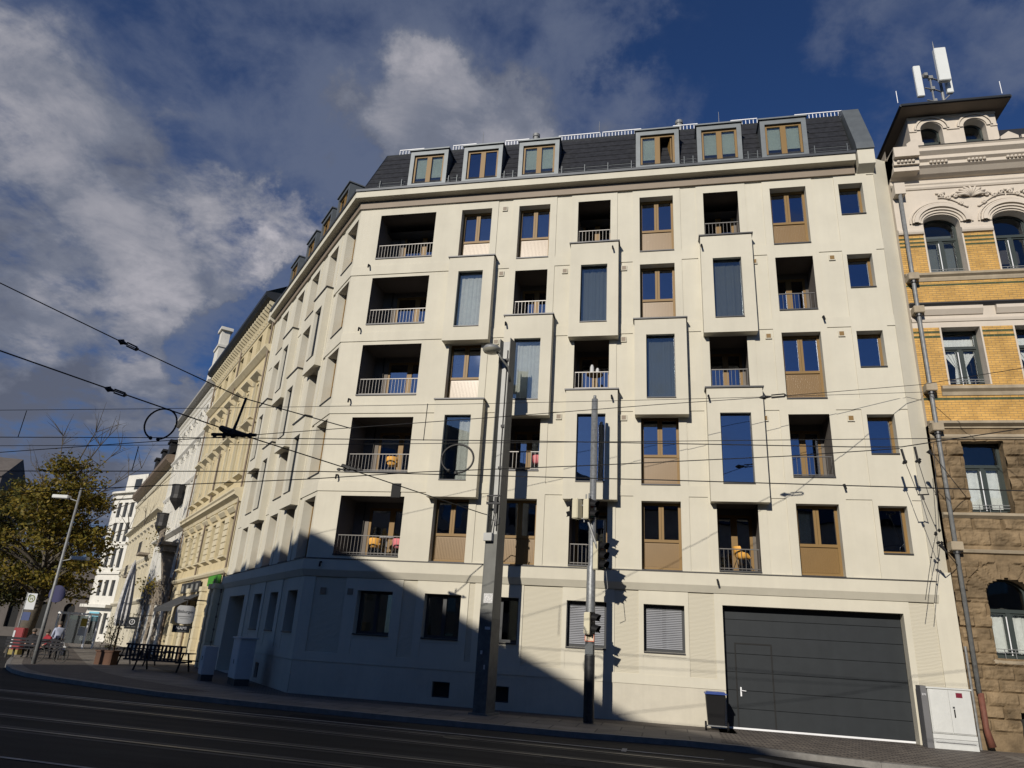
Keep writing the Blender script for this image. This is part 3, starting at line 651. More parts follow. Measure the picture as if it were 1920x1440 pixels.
# upper walls
st = MB(); H = []
for x in wx: H.append((x, x+WW, 14.48, 16.48+.30, 0))
wall_grid(st, C, 8.2, XR, 15.98, 18.6, H)
for x in wx:
    arch_fill(st, C, x, x+WW, 16.42, 16.78+.0, 0, .36, .355)
    for e in (x, x+WW): st.poly([C.P(e, 0, 15.98), C.P(e, -.36, 15.98), C.P(e, -.36, 16.43), C.P(e, 0, 16.43)]); st.box(C, e-(.0 if e > x else .0)-(.36 if 0 else 0), e+.001, -.36, .003, 14.48, 15.98) if 0 else None
wall_grid(st, C, 8.2, XR, 12.46, 13.33, [])
st.poly([C.P(8.2, 0, 5), C.P(8.2, -.5, 5), C.P(8.2, -.5, 19.6), C.P(8.2, 0, 19.6)])
st.build('stucco_wall', M['stucco'], bb)
yb = MB()
wall_grid(yb, C, 8.2, XR, 13.33, 15.98, [(x, x+WW, 14.48, 15.98, 0) for x in wx]); wall_grid(yb, C, 8.2, XR, 9.12, 12.46, [(x, x+WW, 10.45, 12.46, 0) for x in wx])
yb.build('brick_wall', M['ybrick'], bb)
for x in wx:
    for z0, z1 in ((14.48, 15.98), (10.45, 12.46)):
        rv_ = MB()
        for e, s_ in ((x, 1), (x+WW, -1)): rv_.box(C, min(e, e-.004*s_), max(e, e-.004*s_), -.36, .006, z0, z1); rv_.box(C, min(e, e-s_*.05), max(e, e-s_*.05), 0, .008, z0, z1)
        if z1 < 13: rv_.poly([C.P(x, 0, z1), C.P(x, -.36, z1), C.P(x+WW, -.36, z1), C.P(x+WW, 0, z1)])
        rv_.poly([C.P(x, 0, z0), C.P(x, -.36, z0), C.P(x+WW, -.36, z0), C.P(x+WW, 0, z0)])
        rv_.build('window_reveal', M['stucco'], bb)
segs = [(8.2, wx[0])]+[(wx[k]+WW, wx[k+1]) for k in range(3)]
for a, b in segs:
    for z in (15.84, 15.69, 15.54, 12.30, 12.13): g = MB(); g.box(C, a, b, 0, .004, z-.035, z+.035); g.build('green_brick_band', M['gbrick'], bb)
for z in (14.02, 9.98, 9.20): g = MB(); g.box(C, 8.2, XR, 0, .004, z-.035, z+.035); g.build('green_brick_band', M['gbrick'], bb)
def mould(name, prof, m, a0=8.2, a1=XR):
    mb = MB(); mb.prism([C.P(a0, d, z) for d, z in prof], C.u*(a1-a0)); return mb.build(name, m, bb)
T = M['sand_trim']; S = M['stucco']
mould('sill_band', [(-.02, 14.16), (.03, 14.16), (.05, 14.25), (.05, 14.30), (.13, 14.36), (.13, 14.44), (-.02, 14.475)], T)
mould('sill_band', [(-.02, 10.08), (.03, 10.08), (.05, 10.2), (.14, 10.28), (.14, 10.38), (-.02, 10.44)], T, 8.75)
mould('moulding', [(-.02, 13.20), (.05, 13.22), (.10, 13.30), (.10, 13.34), (-.02, 13.36)], M['flashing'])
mould('moulding', [(-.02, 12.66), (.03, 12.66), (.05, 12.74), (.05, 12.78), (-.02, 12.80)], S)
for k in range(3):
    m = MB(); x = wx[k]-.45+.0; m.prism([C.P(x, d, z) for d, z in [(-.02, 12.90), (.04, 12.90), (.14, 13.06), (.14, 13.17), (-.02, 13.19)]], C.u*1.75); m.build('lintel_cap', S, bb)
mould('frieze_moulding', [(-.02, 17.80), (.04, 17.82), (.07, 17.88), (.07, 17.96), (.10, 18.0), (.10, 18.05), (-.02, 18.07)], S)
mould('cornice', [(-.02, 18.24), (.10, 18.26), (.22, 18.32), (.36, 18.46), (.46, 18.52), (.46, 18.64), (.56, 18.71), (.56, 18.84), (.70, 18.95), (.70, 19.07), (.74, 19.12), (-.3, 19.26), (-.3, 18.24)], S)
mould('cornice_flashing', [(.0, 19.245), (.76, 19.13), (.76, 19.15), (.0, 19.265)], M['flashing'])
m = MB(); m.box(C, 8.2, 9.0, -.0, .80, 18.72, 19.12); m.box(C, 8.2, 9.02, 0, .52, 18.30, 18.50); m.box(C, 8.2, 9.02, 0, .62, 18.50, 18.72); m.build('corner_pier', S, bb)
m = MB()
for g0 in (8.26, 9.35, 10.55, 11.75, 12.95, 14.1):
    for k in range(5): m.ball(C.P(g0+.12*k+.08, .50 if g0 > 9 else .66, 18.60), .058, 8)
m.build('cornice_beads', S, bb, smooth=True)
# stucco arch mouldings and relief
m = MB()
for x in wx:
    c = x+WW/2
    archivolt(m, C, c, 16.42, WW/2+.02, WW/2+.10, 0, .05, 18, .70); archivolt(m, C, c, 16.42, WW/2+.10, WW/2+.17, 0, .10, 18, .74); archivolt(m, C, c, 16.42, WW/2+.17, WW/2+.30, 0, .15, 18, .80); archivolt(m, C, c, 16.42, WW/2+.30, WW/2+.35, 0, .10, 18, .84); archivolt(m, C, c, 16.42, WW/2+.38, WW/2+.43, 0, .05, 18, .86)
for a, b in segs:
    m.prism([C.P(a, d, z) for d, z in [(0, 15.99), (.07, 16.0), (.10, 16.06), (.10, 16.13), (.05, 16.2), (.0, 16.22)]], C.u*(b-a-.04))
m.build('arch_moulding', S, bb)
def relief():
    mb = MB()
    for k in range(3):
        c = wx[k]+WW/2+PIT/2
        for cc, r in ((c, .42), (c-.95 if k == 0 else c, .001)):
            if r > .1:
                for j in range(9):
                    t = math.pi*(j+.5)/9; mb.tube([C.P(cc, .03, 17.42), C.P(cc-r*.6*math.cos(t), .14, 17.42+r*.5*math.sin(t)), C.P(cc-r*1.25*math.cos(t), .04, 17.42+r*.95*math.sin(t)-.0)], [.03, .05, .035], 6)
        for s in (-1, 1):
            for q, rr, zz in ((.5, .085, 17.46), (.72, .07, 17.40), (.93, .075, 17.50), (.36, .06, 17.14)):
                pts = [C.P(c+s*(q+1.25*rr*(1-t/14)*math.cos(t*.62)), .05, zz+1.25*rr*(1-t/14)*math.sin(t*.62)) for t in range(13)]; mb.tube(pts, .034, 5)
            pts = [C.P(c+s*(.2+.85*t/10), .04, 17.0+.42*math.sin(t/10*1.7)) for t in range(11)]; mb.tube(pts, .02, 5)
            mb.ball(C.P(c+s*.18, .03, 17.02), .05, 6); mb.ball(C.P(c+s*.3, .03, 16.95), .035, 6)
        mb.box(C, c-.95-.15, c-.95+.15, 0, .06, 17.58, 17.64)
    return mb.build('relief_ornament', S, bb, smooth=True)
relief()
# windows
def oldwin(x, zb, zt, trans, arch=0, rec=.36, cur=None, dark=False, a1=None):
    a0 = x; a1 = a1 or x+WW; c = (a0+a1)/2; f = MB(); d1 = -rec; d0 = -rec-.09
    ztop = zt-(arch if arch else 0)
    f.box(C, a0, a0+.08, d0, d1, zb, ztop); f.box(C, a1-.08, a1, d0, d1, zb, ztop); f.box(C, a0, a1, d0, d1, zb, zb+.09)
    if arch: archivolt(f, C, c, ztop, (a1-a0)/2-.08, (a1-a0)/2+.01, d0, d1, 14, arch/((a1-a0)/2))
    else: f.box(C, a0, a1, d0, d1, zt-.08, zt)
    f.box(C, a0+.08, a1-.08, d0, d1+.03, trans-.05, trans+.05); f.box(C, c-.06, c+.06, d0, d1+.02, zb+.09, trans-.05)
    for q0, q1 in ((a0+.08, c-.06), (c+.06, a1-.08)):
        frame_bars(f, C, q0, q1, zb+.09, trans-.05, d0+.02, d1-.01, .05)
    w = f.build('window', M['green_frame'], bb)
    for q0, q1, z0, z1 in ((a0+.08, c-.06, zb+.09, trans-.05), (c+.06, a1-.08, zb+.09, trans-.05)):
        g = MB(); g.box(C, q0+.05, q1-.05, d0+.045, d0+.05, z0+.05, z1-.05); g.build('pane', M['glass_old'], w)
    g = MB()
    if arch:
        pts = arch_pts(c, (a1-a0)/2-.06, ztop, 14, arch-.05); g.prism([C.P(a0+.06, d0+.05, trans)]+[C.P(px, d0+.05, pz) for px, pz in pts]+[C.P(a1-.06, d0+.05, trans)], (0, .005, 0))
    else: g.box(C, a0+.06, a1-.06, d0+.045, d0+.05, trans+.05, zt-.06)
    g.build('pane', M['glass_old'], w)
    b = MB(); b.box(C, c-.075, c-.05, d1+.015, d1+.03, zb+.09, trans-.15); b.build('sash_strip', M['white_metal'], w)
    b = MB()
    for z in (zb+.16, zb+.24): b.box(C, a0+.02, a1-.02, d1+.08, d1+.1, z, z+.018)
    for q in (a0+.3, c, a1-.3): b.box(C, q-.008, q+.008, d1+.08, d1+.1, zb, zb+.25)
    b.build('window_guard', M['galv'], w)
    if cur == 'full':
        drape(w, C, a0+.1, c-.05, zb+.05, trans-.03, d0-.05, per=.09); drape(w, C, c+.05, a1-.1, zb+.05, trans-.03, d0-.05, per=.09)
    if cur == 'tied':
        drape(w, C, a0+.08, a1-.08, trans+.0, zt-.25, d0-.05, per=.12)
        for s in (-1, 1):
            mb = MB(); P = C.P
            for k in range(10):
                f0, f1 = k/10, (k+1)/10
                def e(f, top): return (c+s*(.04+f*(.42 if top else .10)) - (0 if top else s*.0))
                dd = d0-.04-.015*math.sin(k*1.9); zt_ = trans-.05-.12*f0
                q = [P(e(f0, 1), dd, zt_), P(e(f1, 1), dd, zt_-.01), P(e(f1, 0)+s*.02, dd, zb+.75), P(e(f0, 0)+s*.02, dd, zb+.75)]
                mb.poly(q); mb.poly([q[3], q[2], P(e(f1, 0)+s*.09, dd, zb+.02), P(e(f0, 0)+s*.09-s*.03, dd, zb+.02)])
            mb.build('curtain', M['curtain'], w, smooth=True)
    if cur == 'blank':
        mb = MB(); mb.quad(C, a0+.1, a1-.1, d0-.15, zb+.05, trans+.3 if arch else trans); mb.build('curtain', M['curtain_dark'], w)
    return w
for k, x in enumerate(wx[:3]):
    oldwin(x, 14.5, 16.78, 15.95, .355, cur='blank' if k == 0 else None); oldwin(x, 10.47, 12.46, 11.85, 0, cur='tied')
bk = MB(); bk.quad(C, 8.3, XR, -1.5, .5, 18.5)
for z in (13.4, 9.3, 5.2): bk.poly([C.P(8.3, -.4, z), C.P(XR, -.4, z), C.P(XR, -1.5, z), C.P(8.3, -1.5, z)])
bk.build('room_interior', M['interior'], bb)
# ---- rusticated sandstone, a relief mesh with rock-faced blocks
def stone_wall():
    a0, a1, z0, z1 = 8.2, 14.2, 0, 9.12; st_ = .052; nx = int((a1-a0)/st_); nz = int((z1-z0)/st_)
    rows = [0, .45, .78, 1.11, 1.45, 1.78, 2.12, 2.45, 2.78, 3.12, 3.45, 3.78, 4.12, 4.46, 4.80, 5.0, 5.22, 5.42, 5.85, 6.22, 6.42, 6.75, 7.09, 7.43, 7.77, 8.11, 8.45, 8.62, 8.8, 9.2]
    smooth = lambda z: .0 <= z < .45 or 5.0 <= z < 5.42 or 6.22 <= z < 6.42 or z >= 8.62
    rcache = {}
    def block(a, z):
        j = 0
        while j < len(rows)-2 and rows[j+1] <= z: j += 1
        off = .35 if j % 2 else 0; w = .78 if not smooth(z) else 1.6
        i = math.floor((a-8.2+off)/w); x0 = 8.2-off+i*w
        return j, i, min(a-x0, x0+w-a), min(z-rows[j], rows[j+1]-z)
    holes = [(x, x+WW, 6.38, 8.58) for x in wx]+[(x, x+WW, 2.32, 4.10) for x in wx]+[(9.35+PIT*k, 10.0+PIT*k, .35, .98) for k in range(3)]
    def inside(a, z):
        for h in holes:
            if h[0] < a < h[1] and h[2] < z < h[3]: return True
        for x in wx:
            c = x+WW/2
            if abs(a-c) < WW/2 and 4.05 <= z < 4.1+.40*math.sqrt(max(0, 1-((a-c)/(WW/2))**2)): return True
        return False
    mb = MB(); idx = {}
    def disp(a, z):
        for x in wx:   # voussoirs round the arches
            c = x+WW/2; dx, dz = a-c, z-3.9; rr = math.hypot(dx, dz*1.05)
            if WW/2-.02 < rr < 1.12 and dz > -.05 and z < 5.0:
                th = math.atan2(dz, dx); w = math.pi/9; e = min(th % w, w-th % w)*rr; e2 = min(1.12-rr, .3)
                k = int(th//w); rf = noise.noise(Vector((a*5+k*3.7, z*5, k*1.3)))*.5+noise.noise(Vector((a*14, z*14, k)))*.25
                return min(1, e/.05, max(e2, 0)/.05)*(.045+.05*rf)
        j, i, ex, ez = block(a, z); e = min(ex, ez)
        if smooth(z): return min(1, e/.02)*.012 if e < .02 else .012
        rf = noise.noise(Vector((a*3.1+i*5.3, z*3.6+j*7.1, j*2.7)))*.6+noise.noise(Vector((a*11+i, z*11+j, 4.2)))*.3
        return min(1, e/.05)*(.075+.11*rf)
    def vid(i, k):
        if (i, k) not in idx:
            a = a0+st_*i; z = z0+st_*k; idx[(i, k)] = len(mb.v); mb.v.append(C.P(a, disp(a, z), z))
        return idx[(i, k)]
    for i in range(nx):
        for k in range(nz):
            if not inside(a0+st_*(i+.5), z0+st_*(k+.5)): mb.f.append([vid(i, k), vid(i+1, k), vid(i+1, k+1), vid(i, k+1)])
    for x0, x1, y0, y1 in holes:
        P = C.P; e = -.3; t = .02
        mb.poly([P(x0, t, y0), P(x0, e, y0), P(x0, e, y1), P(x0, t, y1)]); mb.poly([P(x1, t, y0), P(x1, t, y1), P(x1, e, y1), P(x1, e, y0)])
        mb.poly([P(x0, t, y0), P(x1, t, y0), P(x1, e, y0), P(x0, e, y0)])
        if not 4 < y1 < 4.2: mb.poly([P(x0, t, y1), P(x0, e, y1), P(x1, e, y1), P(x1, t, y1)])
    for x in wx:
        pts = arch_pts(x+WW/2, WW/2, 4.08, 12, .42)
        for (x0, y0), (x1, y1) in zip(pts, pts[1:]): mb.poly([C.P(x0, .02, y0), C.P(x0, -.3, y0), C.P(x1, -.3, y1), C.P(x1, .02, y1)])
    mb.poly([C.P(8.2, .03, 0), C.P(8.2, -.6, 0), C.P(8.2, -.6, 9.1), C.P(8.2, .03, 9.1)])
    mb.build('stone_wall', M['sandstone'], bb, smooth=False)
    for h in holes[-3:]:
        q = MB(); q.quad(C, h[0]-.01, h[1]+.01, -.28, h[2]-.02, h[3]+.02); q.build('cellar_window', M['black'], bb)
stone_wall()
mould('string_course', [(-.02, 8.98), (.06, 9.0), (.06, 9.04), (.20, 9.12), (.20, 9.20), (-.02, 9.24)], T); mould('string_course', [(-.02, 8.62), (.06, 8.64), (.09, 8.72), (.05, 8.80), (-.02, 8.82)], T)
mould('sill_band', [(-.02, 6.18), (.05, 6.20), (.16, 6.28), (.16, 6.35), (-.02, 6.39)], T); mould('string_course', [(-.02, 5.16), (.09, 5.2), (.12, 5.27), (-.02, 5.32)], T)
mould('sill_band', [(-.02, 2.18), (.08, 2.2), (.10, 2.28), (-.02, 2.32)], T, 8.9)
for k, x in enumerate(wx[:3]):
    oldwin(x, 6.40, 8.58, 7.85, 0, .29, 'full'); oldwin(x, 2.34, 4.5, 3.62, .42, .29, 'full')
# rain water pipe with its collars
dp = MB(); xp = 8.37
dp.tube([C.P(xp, .26, 17.5), C.P(xp, .22, 14.3), C.P(xp, .22, 9.2), C.P(xp, .22, 1.4)], .062, 12); pipe = dp.build('downpipe', M['galv'], bb, smooth=True)
for z in (14.24, 13.0, 10.28, 8.97, 5.35):
    k = MB(); k.box(C, xp-.16, xp+.16, -.0, .36, z-.13, z+.12); k.build('pipe_collar', T, pipe, bevel=.015)
    k = MB(); k.cyl((xp, .1-.22), .10, z-.22, z-.13, 12, ); k.build('collar_ring', M['flashing'], pipe)
k = MB(); k.box(C, xp-.17, xp+.17, 0, .34, 17.5, 17.95); k.build('hopper', S, pipe)
k = MB(); k.tube([C.P(xp+.03, .22, 1.42), C.P(xp+.03, .22, .55), C.P(xp+.1, .24, .1)], [.075, .075, .1], 12); k.build('pipe_shoe', mat('rusty_red_pipe', (.16, .06, .04), .7, var=.3, scale=6), pipe, smooth=True)
k = MB(); k.tube([C.P(xp-.13, .1, 2.6), C.P(xp-.13, .1, 0)], .035, 8); k.build('conduit', M['galv'], pipe)
# tower
tw = MB(); c1, c2 = 9.86, 11.28; ty = Fr((0, .15), (1, 0), (0, -1))
Ht = [(c1-.36, c1+.36, 19.1, 20.75, 0), (c2-.36, c2+.36, 19.1, 20.75, 0)]
wall_grid(tw, ty, 9.12, 12.0, 19.05, 21.1, Ht)
for c in (c1, c2):
    arch_fill(tw, ty, c-.36, c+.36, 20.42, 20.75, 0, .32, .32)
    for e in (c-.36, c+.36): tw.poly([ty.P(e, 0, 19.1), ty.P(e, -.32, 19.1), ty.P(e, -.32, 20.43), ty.P(e, 0, 20.43)])
for x in (9.12, 12.0): tw.poly([ty.P(x, 0, 19.05), ty.P(x, -3.4, 19.05), ty.P(x, -3.4, 21.1), ty.P(x, 0, 21.1)])
tower = tw.build('tower_wall', S, bb)
m = MB()
for c in (c1, c2): archivolt(m, ty, c, 20.42, .38, .50, 0, .05, 16, .9); archivolt(m, ty, c, 20.42, .52, .58, 0, .08, 16, .92)
for a, b in ((9.12, c1-.5), (c1+.5, c2-.5), (c2+.5, 12.0)): m.box(ty, a, b, 0, .04, 20.36, 20.42)
m.box(ty, 9.10, 12.02, 0, .03, 20.92, 20.99); m.build('tower_moulding', S, bb)
for c in (c1, c2):
    f = MB(); f.box(ty, c-.36, c+.36, -.40, -.32, 20.02, 20.10); f.box(ty, c-.03, c+.03, -.40, -.33, 19.1, 20.02); archivolt(f, ty, c, 20.42, .31, .37, -.4, -.32, 12, .9); f.box(ty, c-.36, c-.30, -.4, -.32, 19.1, 20.42); f.box(ty, c+.30, c+.36, -.4, -.32, 19.1, 20.42)
    w_ = f.build('tower_window', M['green_frame'], bb); g = MB(); g.box(ty, c-.33, c+.33, -.37, -.365, 19.1, 20.74); g.build('pane', M['glass_old'], w_)
for x in (9.05, 12.05): m = MB(); m.prism([ty.P(x-.28, .5, 19.2), ty.P(x-.28, .5, 19.5), ty.P(x, .5, 19.7), ty.P(x+.28, .5, 19.5), ty.P(x+.28, .5, 19.2)], (0, .4, 0)); m.build('attic_block', S, bb)
m = MB(); m.box(ty, 12.4, 13.3, .3, .55, 19.2, 19.48); m.build('attic_block', S, bb)
ev = MB(); x0, x1, ya, yb_ = 8.77, 12.3, -.46, 3.9; z = 21.04
ev.poly([(x0, ya, z), (x1, ya, z), (x1, yb_, z), (x0, yb_, z)]); ev.build('tower_soffit', M['soffit'], bb)
rv = MB()
rv.poly([(x0, ya, z+.14), (x1, ya, z+.14), (11.3, 1.2, z+1.0), (9.8, 1.2, z+1.0)]); rv.poly([(x1, ya, z+.14), (x1, yb_, z+.14), (11.3, 2.6, z+1.0), (11.3, 1.2, z+1.0)]); rv.poly([(x0, yb_, z+.14), (x0, ya, z+.14), (9.8, 1.2, z+1.0), (9.8, 2.6, z+1.0)]); rv.poly([(9.8, 1.2, z+1), (11.3, 1.2, z+1), (11.3, 2.6, z+1), (9.8, 2.6, z+1)]); rv.poly([(x1, yb_, z+.14), (x0, yb_, z+.14), (9.8, 2.6, z+1), (11.3, 2.6, z+1)])
rv.build('tower_roof', M['zinc_dark'], bb)
fa = MB()
for (p, q) in (((x0, ya), (x1, ya)), ((x0, ya), (x0, yb_)), ((x1, ya), (x1, yb_))):
    fa.tube([(p[0], p[1], z+.08), (q[0], q[1], z+.08)], .06, 8)
fa.build('tower_gutter', M['zinc_dark'], bb)
rr = MB()
rr.poly([(8.0, .5, 19.3), (9.12, .5, 19.3), (9.12, 4.5, 22.6), (8.0, 4.5, 22.6)]); rr.build('roof', M['tile_old'], bb); rr = MB(); rr.poly([(12.0, .4, 19.3), (XR, .4, 19.3), (XR, 3.0, 22.4), (12.0, 3.0, 22.4)]); rr.build('roof', M['tile_old'], bb); rr = MB(); rr.poly([(7.7, 1.2, 18), (7.7, 4.5, 18), (7.7, 4.5, 22.6), (7.7, 1.2, 20.2)])
rr.build('roof', M['tile_old'], bb)
k = MB(); k.tube([(13.15, .0, 19.7), (13.15, .1, 20.15), (13.2, .35, 20.4)], .11, 10); k.build('vent_pipe', M['galv'], bb)
for x in (8.7, 12.1):
    k = MB(); k.tube([(x, -.4, 21.3), (x, -.4, 21.85)], .014, 5); k.build('lightning_rod', M['white_metal'], bb)
# mobile phone mast on the tower roof
ma = thing('antenna_mast', (11.0, 1.6, 22.1), 'white mobile phone antenna panels on a pole on top of the small tower', 'antenna')
M['ant'] = mat('antenna_white', (.62, .64, .63), .5, var=.05)
YA = 1.3
def panel(p0, p1, w, dpt, y):
    a, b = onY(*p0, y), onY(*p1, y); m = MB(); q = Fr((0, y), (1, 0), (0, -1)); m.box(q, (a.x+b.x)/2-w/2, (a.x+b.x)/2+w/2, 0, dpt, b.z, a.z); return m
panel((1757, 96), (1771, 156), .42, .2, YA).build('antenna_panel', M['ant'], ma, bevel=.02); panel((1714, 128), (1728, 184), .25, .14, YA).build('antenna_panel', M['ant'], ma, bevel=.02); panel((1768, 119), (1781, 178), .22, .16, YA+.3).build('antenna_panel', M['ant'], ma, bevel=.02)
a = onY(1748, 78, YA+.3); m = MB(); m.tube([(a.x, YA+.3, 22.0), (a.x, YA+.3, a.z-.9), (a.x, YA+.3, a.z)], [.06, .05, .008], 8); m.build('pole', M['galv'], ma)
m = MB()
for z in (22.75, 23.35, 23.9): m.tube([(a.x-.72, YA-.02, z), (a.x-.3, YA+.1, z-.04), (a.x, YA+.3, z)], .03, 6); m.box(W3, a.x-.5, a.x-.36, YA-.02, YA+.12, z-.09, z+.05)
m.tube([(a.x-.45, YA+.05, 22.7), (a.x-.45, YA+.05, 23.95)], .035, 6); m.tube([(a.x, YA+.3, 22.9), (a.x+.45, YA+.35, 22.95)], .03, 6); m.ball((a.x-.62, YA, 23.98), .13, 6)
m.tube([(a.x-.2, YA+.1, 22.1), (a.x-.3, YA, 22.5), (a.x+.1, YA, 22.9)], .025, 5); m.build('bracket', M['galv'], ma)
# ------------------------------------------------------------------ poles and lights
M['mast'] = mat('mast_paint', (.15, .152, .14), .55, var=.15, scale=3, stain=.15, bump=.1)
M['mast_pale_lit'] = mat('mast_web_lit_grey', (.45, .455, .44), .5, var=.12, stain=.15)  # web's sunlight put into a paler colour; junction box uses it as plain grey
M['poster'] = mat('torn_poster_black', (.02, .021, .023), .5, var=.6, scale=9); M['mast_shade'] = mat('mast_shade_stained', (.10, .102, .098), .6, var=.4, scale=5)  # second material: mast grey darkened to paint in shade, plus stains
M['sticker'] = mat('white_sticker', (.55, .55, .54), .5, var=.5, scale=30)
M['signal_cream'] = mat('signal_back_cream', (.58, .54, .40), .5)
M['lens_r'] = mat('red_lens', (.10, .01, .008), .2); M['lens_y'] = mat('amber_lens', (.10, .06, .006), .2); M['lens_g'] = mat('green_lens', (.006, .06, .045), .2)
PX, PY = -5.07, -1.6
mast = thing('tram_mast', (PX, PY, 0), 'tall grey steel mast with a small dome lamp standing before the loggias', 'pole')
AM = rad(-12); mast_fr = Fr((PX, PY), (math.cos(AM), math.sin(AM)), (math.sin(AM), -math.cos(AM)))
HT = onY(946, 640, PY).z
m = MB()
for a0, a1 in ((-.20, -.175), (.175, .20)): m.prism([mast_fr.P(a0, d, z) for d, z in ((-.29, 0), (.34, 0), (.24, HT), (-.20, HT))], mast_fr.u*(a1-a0))
m.build('flange', M['mast'], mast)
m = MB(); m.box(mast_fr, -.18, .18, -.03, .0, 0, HT-.02); m.build('web', M['mast_pale_lit'], mast)
m = MB(); m.prism([mast_fr.P(-.18, d, z) for d, z in ((.30, 0), (.335, 0), (.29, 5.05), (.255, 5.05))], mast_fr.u*.36); m.box(mast_fr, -.3, .3, -.42, .42, -.02, .05); m.build('cover_plate', M['mast'], mast)
m = MB(); m.prism([mast_fr.P(-.202, d, z) for d, z in ((.339, .05), (.345, .05), (.320, 2.85), (.314, 2.85))], mast_fr.u*.404); m.prism([mast_fr.P(.2005, d, z) for d, z in ((-.28, .05), (.34, .05), (.315, 2.6), (-.265, 2.6))], mast_fr.u*.005); m.build('shade_layer', M['mast_shade'], mast)  # thin darker skin paints the shade onto the lower mast, with some stains
for q_ in ((-.12, .22, 3.02, 3.3), (.0, .2, 2.28, 2.36), (-.1, -.03, 1.6, 1.70), (.05, .10, 1.2, 1.32)): m = MB(); dq = .352-.009*q_[2]; m.box(mast_fr, q_[0]*.9, q_[1]*.85, dq-.012, dq, q_[2], q_[3]); m.build('sticker', M['sticker'], mast)
m = MB(); m.tube([mast_fr.P(.02, .03, 5.2), mast_fr.P(.0, .03, 8), mast_fr.P(.02, .03, 11.3)], .018, 6); m.tube([mast_fr.P(-.1, .15, 5.1), mast_fr.P(-.02, .05, 6.2)], .018, 6); m.build('cable', M['cable'], mast)
for z in (9.6, 8.1, 7.0):
    pass
m = MB()
for z in (10.95, 8.6, 7.2): m.box(mast_fr, -.05, .07, -.002, .06, z-.04, z+.04)
m.build('cable_clip', M['flashing'], mast)
m = MB(); m.box(mast_fr, -.24, .24, .285, .33, 5.97, 6.03); m.box(mast_fr, -.24, .24, .285, .33, 6.22, 6.26); m.box(mast_fr, .02, .12, .2, .32, 5.7, 6.2); m.tube([mast_fr.P(.05, .25, 5.6), mast_fr.P(.12, .3, 5.3), mast_fr.P(.24, .3, 5.35), mast_fr.P(.24, .3, 5.55)], .025, 6); m.build('wire_bracket', M['flashing'], mast)
m = MB(); m.box(mast_fr, -.2, .08, .292, .46, 4.83, 5.07); m.build('junction_box', M['mast_pale_lit'], mast, bevel=.01)
lc = onY(922, 655, PY-.55)
m = MB(); m.tube([mast_fr.P(.22, .1, 10.1), mast_fr.P(.2, .3, 10.55), (lc.x+.36, PY-.5, lc.z-.35), (lc.x+.12, PY-.55, lc.z+.02)], .035, 8); arm = m.build('lamp_arm', M['mast'], mast, smooth=True)
m = MB(); m.lathe((lc.x, PY-.55, lc.z), [(.0, .17), (.12, .155), (.24, .10), (.31, .0), (.30, -.03)], 20); m.build('lamp_shade', M['galv'], mast, smooth=True)
m = MB(); m.lathe((lc.x, PY-.55, lc.z), [(.30, -.03), (.26, -.10), (.14, -.15), (0, -.165)], 20); m.build('lamp_glass', mat('lamp_glass_bowl', (.35, .34, .28), .2), mast, smooth=True)
# traffic lights
TX, TY = -2.09, -1.6
tl = thing('traffic_light', (TX, TY, 0), 'traffic light pole with four signal heads standing in front of the roller blinds', 'traffic light')
HP = onY(1115, 742, TY).z
m = MB(); m.tube([(TX, TY, 0), (TX, TY, 4.2), (TX+.01, TY, 4.25), (TX+.02, TY, HP-.12)], [.145, .13, .105, .10], 16); m.cyl((TX+.02, TY), .05, HP-.12, HP, 10); m.build('pole', mat('pole_galvanised', (.25, .26, .265), .5, metal=.5, var=.35, scale=14, bump=.15), tl, smooth=True)
m = MB(); m.tube([(TX, TY, .02), (TX, TY, 1.75)], .149, 16, False); m.build('poster_wrap', M['poster'], tl, smooth=True)
m = MB(); m.box(W3, TX-.12, TX+.1, TY-.155, TY-.14, 1.78, 2.05); m.build('notice', mat('grey_notice', (.10, .11, .115), .6, var=.5, scale=40), tl)
stf = Fr((TX, TY-.15), (1, 0), (0, -1)); m = MB(); m.box(stf, -.135, .135, -.02, .004, 2.12, 2.38); stk = m.build('sticker', mat('orange_border_sticker', (.55, .17, .10), .5), tl)
m = MB(); m.box(stf, -.115, .115, -.0, .007, 2.145, 2.355); m.build('sticker_face', mat('sticker_cream', (.62, .52, .40), .5), stk)
m = MB()
for a0, a1, z0, z1 in ((-.07, -.055, 2.2, 2.31), (-.07, .06, 2.29, 2.31), (.0, .015, 2.17, 2.31), (-.05, .05, 2.235, 2.25), (.055, .07, 2.22, 2.28)): m.box(stf, a0, a1, .005, .010, z0, z1)
m.build('sticker_mark', mat('sticker_ink', (.25, .22, .12), .5), stk)
